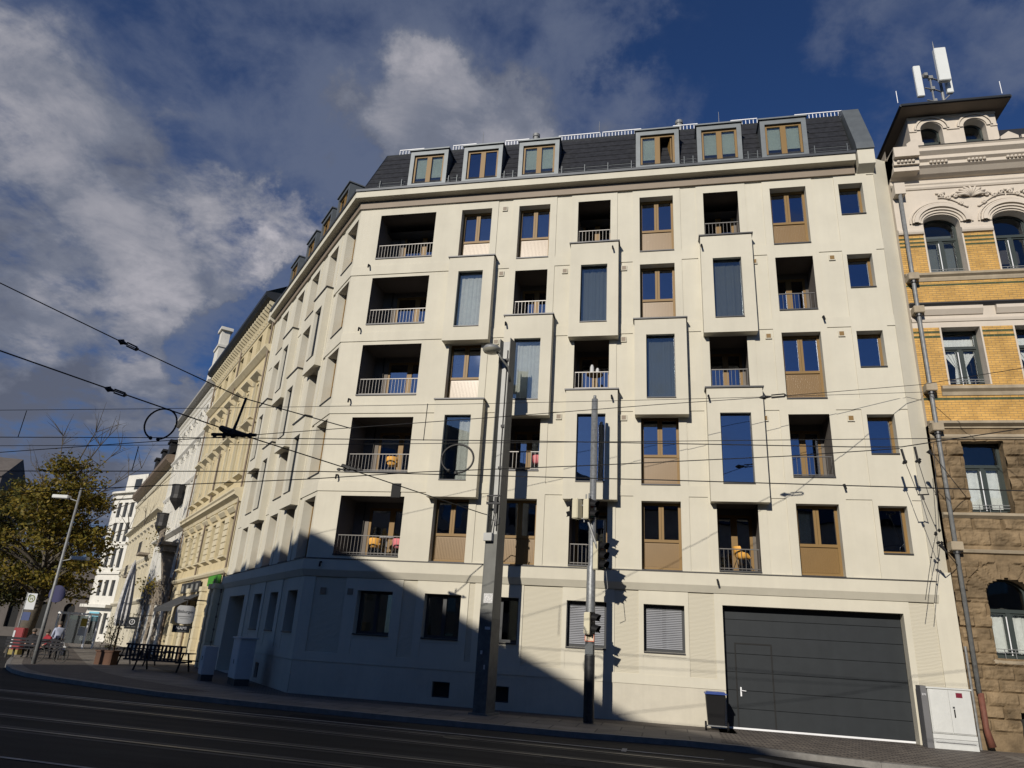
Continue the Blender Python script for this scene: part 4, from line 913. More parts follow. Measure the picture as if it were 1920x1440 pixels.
def signal(c, yaw, n, lens, name='signal_head', s=.30, plate=True):
    c = Vector(c); f = Fr((c.x, c.y), (math.cos(yaw), math.sin(yaw)), (math.sin(yaw), -math.cos(yaw)))   # n = the way the lenses look
    h = s*n; b = MB(); b.box(f, -.15, .15, -.20, 0, c.z-h/2, c.z+h/2); sg = b.build(name, M['signal_cream'], tl, bevel=.02)
    fp = MB(); fp.box(f, -.16, .16, 0, .03, c.z-h/2-.01, c.z+h/2+.01); fp.build('front_plate', M['black_plastic'], sg)
    v = MB()
    for k in range(n):
        z = c.z+h/2-s*(k+.5); l = MB()
        o = f.P(0, .035, z); pts = [f.P(.115*math.cos(t*.5236), .04, z+.115*math.sin(t*.5236)) for t in range(12)]; l.poly(pts); l.build('lens', M[lens[k]], sg)
        for t in range(10):
            t0, t1 = -.5+t*(math.pi+1)/10, -.5+(t+1)*(math.pi+1)/10
            q = lambda r, d, t: f.P(r*math.cos(t), d, z+r*math.sin(t)+.0)
            v.poly([q(.135, .03, t0), q(.135, .03, t1), q(.125, .27-.10*(1-abs(math.sin(t1))), t1)-Vector((0, 0, .03)), q(.125, .27-.10*(1-abs(math.sin(t0))), t0)-Vector((0, 0, .03))])
    v.build('visor', M['black_plastic'], sg, smooth=True); return sg
p = onY(1077, 955, TY-.1); signal((p.x, p.y, p.z), rad(-115), 2, ['lens_r', 'lens_g'])
p = onY(1108, 955, TY-.25); signal((p.x-.0, p.y, p.z), rad(70), 2, ['lens_r', 'lens_g'])
p = onY(1127, 1042, TY-.1); signal((p.x, p.y, p.z), rad(60), 3, ['lens_r', 'lens_y', 'lens_g'], s=.27)
p = onY(1110, 1169, TY-.2); signal((p.x, p.y, p.z), rad(72), 2, ['lens_r', 'lens_g'])
m = MB(); za = onY(1100, 975, TY).z
for z in (za+.02, za+.42): m.tube([(TX-.42, TY-.1, z), (TX+.02, TY-.05, z+.02), (TX+.1, TY-.2, z)], .025, 6)
m.tube([(TX-.22, TY-.2, za-.1), (TX-.17, TY-.2, za+.75)], .022, 6); m.tube([(TX-.12, TY-.22, za-.05), (TX-.08, TY-.22, za+.78)], .022, 6)
m.tube([(TX-.1, TY-.15, za-.08), (TX+.15, TY-.2, za-.75), (TX+.22, TY-.15, za-1.0)], .035, 6)
m.tube([(TX+.12, TY-.1, za-.9), (TX+.45, TY-.1, za-1.5), (TX+.5, TY-.1, za-2.0), (TX+.35, TY-.05, za-2.1)], .010, 5)
m.build('bracket', M['galv'], tl)
# wheelie bin
bx, by = 1.39, -.62
wb = thing('wheelie_bin', (bx, by, 0), 'black wheelie bin with a blue lid beside the garage door', 'bin')
m = MB(); b0 = [(bx-.22, by-.2, .10), (bx+.22, by-.2, .10), (bx+.22, by+.2, .10), (bx-.22, by+.2, .10)]; b1 = [(bx-.27, by-.28, .93), (bx+.27, by-.28, .93), (bx+.27, by+.26, .93), (bx-.27, by+.26, .93)]
m.poly(b0[::-1]); m.poly(b1)
for k in range(4): m.poly([b0[k], b0[(k+1) % 4], b1[(k+1) % 4], b1[k]])
m.build('body', M['black_plastic'], wb, bevel=.02)
m = MB(); m.box(W3, bx-.30, bx+.30, by-.32, by+.30, .93, .965); m.box(W3, bx-.25, bx+.25, by-.28, by+.2, .965, 1.0); m.tube([(bx-.28, by+.32, .95), (bx+.28, by+.32, .95)], .02, 8); m.build('lid', mat('blue_lid', (.035, .07, .26), .35), wb, bevel=.012)
for s in (-1, 1):
    m = MB(); m.tube([(bx+s*.27, by-.23, .12), (bx+s*.32, by-.23, .12)], .12, 16); m.build('wheel', M['black_plastic'], wb)
m = MB(); m.tube([(bx-.27, by-.23, .12), (bx+.27, by-.23, .12)], .015, 6); m.box(W3, bx-.28, bx+.28, by-.22, by-.19, .11, .14); m.build('axle', M['galv'], wb)
# white cabinet by the garage
ux0, ux1, uy0, uy1 = 6.92, 7.98, -.62, -.22
uc = thing('utility_cabinet', (7.45, -.4, 0), 'light grey utility cabinet with two doors and a dark red sticker', 'utility cabinet', 'street utility cabinets')
M['cab'] = mat('cabinet_grey', (.55, .56, .545), .5, var=.06, scale=4, stain=.08); M['cab_side'] = mat('cabinet_side', (.13, .13, .135), .6)
q = Fr((0, uy0), (1, 0), (0, -1))
m = MB(); m.box(W3, ux0, ux1, uy0, uy1, 0, .36); m.box(W3, ux0+.01, ux1-.01, uy0+.012, uy1, .37, 1.46); m.build('body', M['cab'], uc, bevel=.006)
m = MB(); m.box(W3, ux0-.03, ux1+.02, uy0-.02, uy1+.02, 1.462, 1.50); m.build('top', M['cab'], uc, bevel=.006)
for x0, x1 in ((ux0+.03, 7.41), (7.425, ux1-.02)):
    m = MB(); m.box(q, x0, x1, -.01, .012, .40, 1.44)
    if x0 < 7.2:
        for k in range(14): m.box(q, x0+.02+k*.032, x0+.034+k*.032, .012, .017, .42, 1.42)
    dr = m.build('door', M['cab'], uc)
    if x0 > 7.2:
        m = MB(); m.box(q, 7.50, 7.53, .012, .03, .78, .98); m.build('handle', M['black_plastic'], dr, bevel=.005)
        m = MB(); m.box(q, 7.485, 7.535, .012, .017, 1.0, 1.045); m.build('label', M['frame_dark'], dr)
        m = MB(); m.box(q, 7.60, 7.755, .012, .016, 1.27, 1.39); m.build('sticker', mat('dark_red_sticker', (.16, .012, .03), .4), dr)
m = MB(); m.box(q, ux0+.05, ux1-.06, .001, .006, .15, .17); m.box(q, ux0, ux1, .001, .004, .24, .25); m.build('plinth_groove', M['cab_side'], uc)
sp = MB(); sp.box(W3, ux0-.16, ux0-.01, uy0+.02, uy1, 0, 1.52); pst = sp.build('side_post', M['cab_side'], uc, bevel=.005)
text_mb('371', (ux0-.085, uy0+.017, 1.30), (1, 0, 0), (0, 0, 1), .075).build('number', M['white_metal'], pst)
# dark cabinets by the entrance in the side street
def cabinet(p, w, dpt, h, label, lid, m_):
    t = thing('utility_cabinet', p, label, 'utility cabinet', 'street utility cabinets'); f = Fr((p.x, p.y), (B.u.x, B.u.y), (B.n.x, B.n.y))
    m = MB(); m.box(f, -w/2, w/2, -dpt/2, dpt/2, p.z+.0, p.z+.22); m.build('base', M['frame_dark'], t)
    m = MB(); m.box(f, -w/2-.02, w/2+.02, -dpt/2-.02, dpt/2+.02, p.z+.22, p.z+h); m.build('body', m_, t, bevel=.01)
    if lid: m = MB(); m.box(f, -w/2-.08, w/2+.08, -dpt/2-.07, dpt/2+.07, p.z+h, p.z+h+.05); m.build('top', m_, t)
    m = MB()
    for a0, a1 in ((-w/2+.03, -.008), (.008, w/2-.03)): m.box(f, a0, a1, dpt/2+.02, dpt/2+.03, p.z+.28, p.z+h-.06)
    d = m.build('door', m_, t); m = MB(); m.box(f, .05, .08, dpt/2+.03, dpt/2+.045, p.z+.7, p.z+.85); m.build('handle', M['black_plastic'], d)
pc = G(445, 1284); cabinet(pc, 1.15, .5, 1.55, 'dark grey lidded utility cabinet in the shade left of the corner', True, M['cab'])
pc = G(383, 1276); cabinet(pc, .7, .4, 1.2, 'small plain grey utility cabinet beside the shop pilaster', False, M['cab'])
# ------------------------------------------------------------------ overhead wires
def wire(label, pts, r=.012, name='overhead_wire', grp='tram overhead wires'):
    # pts: (px, py, plane y)
    m = MB(); m.tube([onY(*p) for p in pts], r, 5); return tag(m.build(name, M['cable']), label, 'wire', grp)
cpx = lambda a, b, y0, y1, n=10: None
def sag(a, b, n=12, s=.0):
    a, b = onY(*a), onY(*b); return [a+(b-a)*k/n-Vector((0, 0, s*4*(k/n)*(1-k/n))) for k in range(n+1)]
def wire3(label, pts, r=.012, name='overhead_wire'):
    sx = lambda p: 960+F_PX*(p-CAM).dot(CR)/(p-CAM).dot(CF)
    pts = list(pts)   # the wires run on beyond the frame to their next support
    if sx(pts[0]) < 0: pts.insert(0, pts[0]+(pts[0]-pts[1]).normalized()*35)
    if sx(pts[-1]) > 1925: pts.append(pts[-1]+(pts[-1]-pts[-2]).normalized()*30)
    m = MB(); m.tube(pts, r, 5); return tag(m.build(name, M['cable']), label, 'wire', 'tram overhead wires')
wire3('uppermost level wire crossing the facade to the brick house', sag((-60, 769.5, -7.5), (1736, 735, 0), 12, .1), .008)
wire3('long wire climbing from lower left to the upper right', [onY(-40, 851, -10), onY(240, 831, -9.6), onY(480, 815, -9), onY(933, 782, -7.5), onY(1240, 758, -5.5), onY(1450, 744, -4), onY(1728, 721, -.3)], .009)
wire3('wire rising steeply from the rain pipe past the right edge', [onY(1728, 721, -.3), onY(1930, 688, -4.0)], .0095)
wire3('thick level wire of the middle pair with small clamps', [onY(-40, 819.5, -9), onY(430, 821, -9), onY(1000, 827, -9), onY(1600, 838, -9)]+[onY(1690, 838, -9), onY(1940, 800, -9)], .010)
wire3('thin level wire just below the thick one', [onY(-40, 836, -9.4), onY(654, 833, -9.4), onY(1180, 828, -9.4), onY(1940, 820, -9.4)], .007)
wire3('level wire crossing between the second and third floors', [onY(-40, 883, -10.5), onY(600, 884, -10.5), onY(1240, 900, -10.5), onY(1940, 921, -10.5)], .0095)
wire3('sagging wire from the street lamp rising to the right', [onY(-20, 936, -11.5), onY(67, 922, -11.4), onY(240, 913, -11.2), onY(583, 898, -10.8), onY(790, 885, -10.5), onY(1100, 873, -10), onY(1480, 855, -9.4), onY(1687, 841, -9)], .009)
SPN = [(1200, 0)]
wire3('diagonal span cable running down to the grey mast', [onY(-30, 647, -13), onY(215, 733, -11), onY(440, 811, -9), onY(650, 878, -6), onY(905, 963, PY-.2), onY(921, 967, PY-.2)], .015)
wire3('upper diagonal span cable with a tensioner', [onY(-30, 516, -13), onY(232, 643, -11.5), onY(451, 745, -10.2), onY(657, 803, -9)], .012)
for px0, py0, px1, py1, yy, lb in ((50, 770, 34, 819, -8.6, 'short dropper wire at far left'), (802, 757, 794, 826, -8.4, 'short dropper wire between upper wires before the bay'), (260, 837, 247, 884, -9.8, 'short dropper wire below the left ring'), (462, 746, 437, 812, -10, 'dropper rod holding the wire crossing by the beige house')):
    wire3(lb, [onY(px0, py0, yy), onY(px1, py1, yy)], .010 if 'rod' not in lb else .03, 'dropper_wire')
def fitting(label, p0, p1, y, r=.05, nm='wire_tensioner'):
    a, b = onY(*p0, y), onY(*p1, y); d = (b-a); m = MB(); m.tube([a, a+d*.2, a+d*.25, a+d*.45], [r*.3, r, r*.6, r*.3], 6); s = Vector((0, 0, r*.55))
    m.tube([a+d*.45+s, a+d*.95+s], r*.25, 5); m.tube([a+d*.45-s, a+d*.95-s], r*.25, 5); m.tube([a+d*.93, b], r*.5, 6); return tag(m.build(nm, M['cable']), label, 'fitting')
fitting('cable tensioner on the upper left diagonal span cable', (222, 638), (258, 655), -11.4, .07)
fitting('cable tensioner on the lower left diagonal span cable', (197, 727), (236, 741), -11.1, .07)
fitting('cable tensioner on the climbing wire by the fifth window bay', (1424, 745.5), (1474, 741), -4, .075)
def hub(label, px, py, y, s=1):
    c = onY(px, py, y); m = MB()
    m.tube([c+Vector((-.32*s, 0, .12*s)), c+Vector((-.08*s, 0, .02)), c+Vector((.3*s, 0, -.05*s))], [.06*s, .09*s, .05*s], 6); m.ball(c, .11*s, 6); m.tube([c+Vector((-.5*s, 0, -.03)), c+Vector((.55*s, 0, -.05))], .035*s, 6)
    for k in (-.42, -.2, .42): m.box(W3, c.x+k*s-.03, c.x+k*s+.03, c.y-.03, c.y+.03, c.z-.1*s, c.z)
    m.tube([c+Vector((0, 0, .1)), c+Vector((.06*s, 0, .3*s))], .03*s, 5); return tag(m.build('wire_clamp', M['cable']), label, 'fitting')
hub('black wire crossing clamp in front of the beige house', 437, 812, -9, 1.1); hub('black wire crossing clamp left of the corner loggias', 655, 878, -6, .7)
def ring(label, px, py, rx, y, gap):
    c = onY(px, py, y); r = rx/F_PX*(c-CAM).dot(CF); ax = rad(12)
    pts = [c+Vector((r*math.cos(t), 0, r*.88*math.sin(t))) for t in [gap+(2*math.pi-.5)*k/28 for k in range(29)]]; m = MB(); m.tube(pts, .022, 6); m.ball(pts[0], .05, 6); m.ball(pts[-1], .05, 6); return tag(m.build('cable_loop', M['cable']), label, 'cable')
ring('round black cable loop hanging against the sky at left', 301, 795, 34, -9, -1.5); ring('round black cable loop in front of the bay window', 858, 860, 31, -9, -1.6)
# wire anchor on the brick house corner
an = thing('wire_anchor', tuple(onY(1757, 998, -.9)), 'wire anchor with insulators beside the rain pipe', 'fitting')
ln = MB(); Yn = -1.2; q = lambda x, y: onY(x, y, Yn)
ln.tube([q(1690, 842), q(1698, 868)], .035, 6); ln.tube([q(1715, 838), q(1721, 864)], .035, 6); ln.tube([q(1698, 868), q(1722, 928)], .01, 5); ln.tube([q(1721, 864), q(1741, 927)], .01, 5); ln.tube([q(1721, 928), q(1742, 927)], .02, 5); ln.tube([q(1729, 929), q(1732, 937)], .035, 5); ln.tube([q(1732, 937), q(1757, 996)], .01, 5)
for x, y in ((1698, 868), (1721, 864), (1757, 997), (1763, 1021)):
    for k in range(5): ln.ball(q(x+rnd.uniform(-5, 5), y+rnd.uniform(-5, 5)), .05, 5)
ln.tube([q(1763, 1021), q(1775, 1036)], [.06, .02], 6); ln.tube([q(1740, 845), q(1748, 853)], [.08, .03], 6)
ln.tube([q(1750, 832), q(1757, 930), q(1761, 995)], .009, 5); ln.tube([q(1755, 1000), q(1746, 1045), q(1735, 1125)], .009, 5); ln.tube([q(1763, 1021), q(1759, 1055), q(1752, 1130)], .009, 5)
for x, y in ((1755, 927), (1746, 1045), (1758, 1055)): ln.ball(q(x, y), .035, 5)
ln.tube([q(1748, 850), q(1790, 905), onY(1812, 932, 0)], .012, 5); ln.tube([q(1775, 1036), onY(1800, 1065, .1)], .012, 5)
ln.build('tension_wires', M['cable'], an)
# ------------------------------------------------------------------ houses along the side street
M['beige'] = mat('beige_stucco', (.56, .47, .29), .85, var=.10, scale=1.2, bump=.1, stain=.10)
M['beige_trim'] = mat('beige_trim', (.60, .53, .37), .8, var=.10, scale=2, stain=.12)
M['whites'] = mat('white_stucco', (.64, .62, .56), .8, var=.08, stain=.10)
M['cream2'] = mat('pale_cream_stucco', (.58, .53, .41), .85, var=.10, stain=.10)
M['gutter'] = mat('copper_gutter', (.16, .12, .085), .6, var=.2)
M['iron'] = mat('dark_iron', (.018, .017, .016), .6)
M['greens'] = mat('green_sign', (.07, .27, .035), .5)
M['stone2'] = mat('grey_brown_stone', (.26, .22, .17), .9, var=.3, scale=2, bump=.4, stain=.2)
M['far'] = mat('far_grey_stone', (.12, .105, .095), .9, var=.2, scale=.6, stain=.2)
def simple_house(name, label, fr, a0, a1, zb, zt, wallm, wins, loc):
    t = thing(name, loc, label, 'building'); m = MB()
    wall_grid(m, fr, a0, a1, zb, zt, [(x0, x1, z0, z1, .28) for x0, x1, z0, z1 in wins]); P = fr.P
    for x in (a0, a1): m.poly([P(x, 0, zb), P(x, -9, zb), P(x, -9, zt), P(x, 0, zt)])
    m.poly([P(a0, 0, zt), P(a1, 0, zt), P(a1, -9, zt), P(a0, -9, zt)])
    m.build('wall', wallm, t); return t
def dwin(par, fr, x0, x1, z0, z1, fm='frame_dark', rec=.2, gl='glass_old'):
    f = MB(); frame_bars(f, fr, x0, x1, z0, z1, -rec-.08, -rec, .07, 1, [z0+.68*(z1-z0)], .08); w = f.build('window', M[fm], par)
    g = MB(); g.box(fr, x0+.05, x1-.05, -rec-.05, -rec-.04, z0+.05, z1-.05); g.build('pane', M[gl], w); return w
def bandp(mb, fr, a0, a1, prof): mb.prism([fr.P(a0, d, z) for d, z in prof], fr.u*(a1-a0))
# --- beige house
bw = []; xs = [.75, 3.1, 5.5, 7.9, 10.25, 12.6, 15.0]
NB = 17.3
for k in range(7):
    x1 = -xs[k]; x0 = x1-1.15
    for z0, z1 in ((5.45, 7.55), (9.85, 12.3), (13.1, 15.3), (17.55, 19.05)): bw.append((x0, x1, z0, z1))
shop = [(-3.6, -.6, .4, 3.6), (-8.2, -5.2, .2, 3.4), (-12.4, -9.6, .2, 3.4), (-16.5, -13.8, .2, 3.4)]
bh_ = simple_house('beige_house', 'ornate beige house with pediments and a heavy bracketed cornice next to the corner building', L, -NB, 0, -1.2, 20.2, M['beige'], bw+shop, (P1.x, P1.y, 0))
for x0, x1, z0, z1 in bw: dwin(bh_, L, x0, x1, z0, z1, 'green_frame')
for x0, x1, z0, z1 in shop:
    f = MB(); frame_bars(f, L, x0, x1, z0, z1, -.25, -.18, .08, 2, [z1-.6]); w_ = f.build('shop_window', M['frame_dark'], bh_); g = MB(); g.box(L, x0+.05, x1-.05, -.23, -.22, z0+.05, z1-.05); g.build('pane', M['glass_dark'], w_)
m = MB()
bandp(m, L, -NB, 0, [(0, 16.85), (.08, 16.9), (.34, 17.14), (.34, 17.26), (0, 17.36)]); bandp(m, L, -NB, 0, [(0, 19.2), (.05, 19.22), (.1, 19.32), (0, 19.36)])
bandp(m, L, -NB, -.0, [(0, 8.2), (.1, 8.22), (.16, 8.4), (.42, 8.55), (.42, 8.7), (.5, 8.78), (.5, 8.86), (0, 9.0)]); bandp(m, L, -NB, 0, [(0, 4.45), (.12, 4.5), (.2, 4.62), (.2, 4.72), (0, 4.8)])
bandp(m, L, -NB, 0, [(0, 12.62), (.05, 12.64), (.08, 12.74), (0, 12.8)])
for k in range(7):
    x1 = -xs[k]; x0 = x1-1.15
    for zt_, pr in ((12.3, .42), (15.3, .42), (7.55, .24)):
        bandp(m, L, x0-.22, x1+.22, [(0, zt_+.18), (.08, zt_+.2), (pr, zt_+.42), (pr, zt_+.5), (0, zt_+.58)])
        if zt_ > 8:
            m.box(L, x0-.16, x0-.02, 0, .12, zt_-2.3, zt_+.18); m.box(L, x1+.02, x1+.16, 0, .12, zt_-2.3, zt_+.18)
            for x in (x0-.12, x1+.02): m.box(L, x, x+.1, .08, .22, zt_-.1, zt_+.18)
        if zt_ == 12.3 and k % 2: m.prism([L.P(x0-.22, 0, zt_+.58), L.P((x0+x1)/2, 0, zt_+.98), L.P(x1+.22, 0, zt_+.58)], L.n*.3)
    for z0, pr in ((9.85, .3), (13.1, .3), (5.45, .26), (17.55, .14)): bandp(m, L, x0-.2, x1+.2, [(0, z0-.22), (.05, z0-.2), (pr, z0-.1), (pr, z0-.02), (0, z0)])
    for z in (5.55, 5.9, 6.25, 6.6, 6.95, 7.3):
        if k < 6: m.box(L, -xs[k+1]+.08, x0-.08, 0, .05, z, z+.30)
m.build('mouldings', M['beige_trim'], bh_)
m = MB(); bandp(m, L, -NB, 0, [(0, 20.0), (.15, 20.0), (.7, 20.15), (.85, 20.3), (.85, 20.5), (0, 20.6)]); m.build('eaves', M['zinc_dark'], bh_)
m = MB(); n = 34
for k in range(n):
    x = -NB+.3+(NB-.6)*k/(n-1)
    m.prism([L.P(x, d, z) for d, z in [(0, 19.4), (.12, 19.4), (.18, 19.62), (.52, 19.82), (.52, 20.02), (0, 20.02)]], L.u*.17)
m.build('cornice_brackets', M['beige_trim'], bh_)
m = MB(); m.poly([L.P(-NB, .8, 20.5), L.P(0, .8, 20.5), L.P(0, -2.5, 22.6), L.P(-NB, -2.5, 22.6)]); rf_ = m.build('roof', M['tile_old'], bh_)
for c in (-6, -11):
    k = MB(); k.box(L, c-.8, c+.8, -1.6, .2, 20.8, 22.1); k.build('dormer', M['zinc_dark'], rf_)
for x in (-8.6, -17.2, -.08):
    m = MB(); m.tube([L.P(x, .12, 20), L.P(x, .12, -1)], .06, 6); m.build('downpipe', M['gutter'], bh_)
for x0, x1 in ((-.6, -.05), (-1.5, -1.1), (-5.2, -4.5), (-9.4, -8.6), (-13.6, -12.6)):
    m = MB(); m.box(L, x0, x1, 0, .42 if x0 > -2 else .25, -1, 3.7); m.box(L, x0-.06, x1+.06, 0, .5 if x0 > -2 else .3, 3.7, 3.95)
    for z in (.6, 1.2, 1.8, 2.4, 3.0): m.box(L, x0-.02, x1+.02, .0, .44 if x0 > -2 else .27, z, z+.5)
    m.build('pilaster', M['beige_trim'], bh_)
m = MB(); m.box(L, -3.9, -1.1, .05, .16, 3.95, 4.45); gs = m.build('shop_sign', M['greens'], bh_)
m = MB(); m.box(L, -3.6, -1.4, .161, .168, 4.0, 4.03); m.box(L, -2.5, -1.5, .161, .168, 4.1, 4.15); m.box(L, -2.2, -1.9, .161, .17, 4.06, 4.28); m.build('sign_mark', M['frame_dark'], gs)
# awning, boards and hanging signs
m = MB(); m.poly([L.P(-12.5, .1, 3.6), L.P(-5.0, .1, 3.6), L.P(-5.0, 1.5, 2.75), L.P(-12.5, 1.5, 2.75)]); m.poly([L.P(-12.5, 1.5, 2.75), L.P(-5, 1.5, 2.75), L.P(-5, 1.5, 2.55), L.P(-12.5, 1.5, 2.55)]); m.build('awning', mat('dark_awning', (.05, .052, .055), .8), bh_)
for k, x in enumerate((-12.2, -10.6, -9.0, -7.4)):
    m = MB(); m.box(L, x, x+1.25, .1, .2, 3.72, 4.35); b_ = m.build('fascia_board', M['frame_dark'], bh_)
    m = MB(); m.box(L, x+.3, x+.95, .201, .206, 3.85, 4.2); m.build('board_panel', mat('faded_board', (.22, .22, .20), .7, var=.5, scale=8), b_)
def hang_sign(p, w, h, mt, name, label, rw=None):
    right = L.n*-1; t = thing(name, p, label, 'sign'); q = Fr((p.x, p.y), (-L.n.x, -L.n.y), (L.u.x, L.u.y)); return t, q
sp_ = onV(347, 1152, P1+Vector((-L.n.x*-1, -L.n.y*-1))*0+Vector((L.n.x, L.n.y))*1.3, UL)
t, q = hang_sign(Vector(sp_), 1, 1, None, 'hanging_sign', 'white rounded hanging sign with dark lettering above a small black sign')
M['signw'] = mat('sign_white', (.5, .51, .52), .5, var=.05)
z = sp_.z; ww, hh = .46, .43
pts = [(-ww, -hh*.7), (-ww*.75, -hh), (0, -hh*1.08), (ww*.75, -hh), (ww, -hh*.7), (ww, hh*.65), (ww*.7, hh), (-ww*.7, hh), (-ww, hh*.65)]
m = MB(); m.prism([q.P(a, .03, z+b) for a, b in pts], q.n*-.06); sb = m.build('board', M['signw'], t)
text_mb('Bitburger', q.P(.0, .034, z+.13), q.u, (0, 0, 1), .2, .004).build('lettering', M['frame_dark'], sb)
m = MB(); m.box(q, -.32, .32, .031, .035, z-.12, z-.09); m.box(q, -.22, .22, .031, .035, z-.22, z-.2); m.build('lettering', M['galv'], sb)
m = MB(); m.box(q, -ww, ww*.8, -.03, .03, z-hh*1.08-.42, z-hh*1.08-.07); nb = m.build('lower_board', M['frame_dark'], t)
text_mb('NAMI', q.P(-.05, .034, z-hh*1.08-.21), q.u, (0, 0, 1), .21, .004).build('lettering', M['white_metal'], nb)
m = MB(); m.box(q, -.3, .22, .031, .035, z-hh*1.08-.37, z-hh*1.08-.35); m.build('lettering', M['galv'], nb)
m = MB(); m.tube([q.P(0, 0, z+hh), q.P(0, 0, z+hh+.3)], .03, 6); m.tube([q.P(-.2, 0, z+hh+.3), q.P(1.3, 0, z+hh+.3)], .03, 6); m.build('bracket', M['iron'], t)
sp2 = onV(247, 1168, P1+Vector((L.n.x, L.n.y))*1.4, UL)
t, q = hang_sign(Vector(sp2), 1, 1, None, 'hanging_sign', 'black square hanging sign with a white round emblem')
z = sp2.z; m = MB(); m.box(q, -.45, .45, -.03, .03, z-.43, z+.43); sb = m.build('board', M['frame_dark'], t)
m = MB(); archivolt(m, q, 0, z+.08, .15, .2, .03, .036, 24, 1, 0, 2*math.pi); m.box(q, -.02, .02, .03, .036, z+.02, z+.2); m.box(q, -.07, .07, .03, .036, z+.06, z+.09); m.build('emblem', M['white_metal'], sb)
m = MB(); m.box(q, -.3, .3, .03, .035, z-.28, z-.24); m.build('lettering', M['galv'], sb)
m = MB(); m.tube([q.P(0, 0, z+.43), q.P(0, 0, z+.6), q.P(1.4, 0, z+.6)], .03, 6); m.build('bracket', M['iron'], t)
# --- white ornate house
a0, a1 = -33.4, -NB-.02
ww_ = []
for k in range(6):
    c = a1-1.5-2.65*k
    for z0, z1 in ((5.6, 7.9), (9.3, 11.8), (12.9, 15.2), (16.1, 18.0)): ww_.append((c-.55, c+.55, z0, z1))
wh = simple_house('white_house', 'tall white stucco house with balustrades, dark oriels and a stone base', L, a0, a1, -2.5, 19.6, M['whites'], ww_, tuple(L.P(a1-5, 0, 0)))
for x in ww_: dwin(wh, L, *x, 'white_metal')
m = MB()
for zz, pr in ((8.4, .35), (12.2, .2), (15.7, .25), (18.3, .15)): bandp(m, L, a0, a1, [(0, zz), (.08, zz+.02), (pr, zz+.2), (pr, zz+.3), (0, zz+.36)])
for k in range(40): m.box(L, a0+.2+.4*k, a0+.4+.4*k, 0, .18, 18.75, 19.15); m.box(L, a0+.2+.4*k, a0+.36+.4*k, 0, .3, 19.25, 19.45)
for k in range(6):
    c = a1-1.5-2.65*k
    for z in (18.0, 15.2): archivolt(m, L, c, z-.1, .6, .8, 0, .14, 10, .8)
    for s in (-.75, .65): m.box(L, c+s, c+s+.12, 0, .1, 9.0, 17.8)
m.build('mouldings', M['whites'], wh)
m = MB(); bandp(m, L, a0, a1, [(0, 19.5), (.5, 19.6), (.72, 19.75), (.72, 19.98), (-.3, 20.1), (-.3, 19.5)]); m.build('eaves', mat('white_eaves', (.30, .29, .27), .7), wh)
m = MB(); m.poly([L.P(a0, .6, 20), L.P(a1, .6, 20), L.P(a1, -2.5, 22.2), L.P(a0, -2.5, 22.2)]); rw = m.build('roof', M['tile_old'], wh)
gd_ = MB(); cg = a1-1.3
gd_.box(L, cg-1.3, cg+1.2, -.5, .5, 19.9, 21.6); gd_.box(L, cg-.9, cg+.8, -.4, .4, 21.6, 23.0); gd_.box(L, cg-1.0, cg+.9, -.5, .5, 23.0, 23.2); gd_.prism([L.P(cg-.9, -.4, 23.2), L.P(cg-.05, -.4, 23.6), L.P(cg+.8, -.4, 23.2)], L.n*.8)
gd_.box(L, cg-.5, cg+.4, -.3, .35, 23.3, 24.6); gd_.box(L, cg-.75, cg+.65, -.45, .5, 24.6, 24.85); gd_.box(L, cg-1.6, cg-1.2, -.2, .3, 19.9, 21.2); gd_.box(L, cg+1.1, cg+1.4, -.2, .3, 19.9, 21.0)
gd_.build('gable_turret', M['whites'], wh)
for c, z, far in ((-22.2, 11.2, 0), (-28.0, 9.6, 1)):
    m = MB(); o = L.P(c, .35, z); m.lathe(o, [(.04, -.9), (.22, -.6), (.5, -.25), (.62, 0), (.58, .3), (.62, 1.0), (.66, 1.05), (.66, 1.1)], 12); m.build('iron_balcony', M['iron'], wh)
m = MB(); c = -20.6; z = 7.6
m.box(L, c-1.3, c+1.3, 0, 1.15, z-.25, z); m.box(L, c-1.3, c+1.3, 1.0, 1.15, z+.75, z+.9); m.box(L, c-1.0, c+1.0, 0, .9, z-.7, z-.25); m.prism([L.P(c-.6, 0, z-.7), L.P(c-.6, .8, z-.7), L.P(c-.6, .3, z-3.0), L.P(c-.6, 0, z-3.2)], L.u*1.2)
for k in range(9): m.lathe(L.P(c-1.15+2.3*k/8, 1.07, z), [(.05, 0), (.10, .2), (.05, .45), (.07, .75)], 8)
m.build('stone_balcony', M['stone2'], wh)
m = MB(); wall_grid(m, L, a0, a1, -2.5, 4.9, [(-20.9, -18.9, -1.5, 3.2, .35), (-24.6, -22.6, -1.5, 3.2, .35), (-28.4, -26.4, -1.5, 3.2, .35), (-32.4, -30.4, -1.5, 3.2, .35)], .06)
for j in range(14):
    z = -1.2+.45*j
    for k in range(9):
        x = a0+.4+1.85*k+(.9 if j % 2 else 0)
        if x < a1-.7 and not any(h[0]-.7 < x < h[1] and z < 3.3 for h in [(-20.9, -18.9), (-24.6, -22.6), (-28.4, -26.4), (-32.4, -30.4)]): m.box(L, x, x+.6, .06, .16, z, z+.38)
m.build('stone_base', M['stone2'], wh)
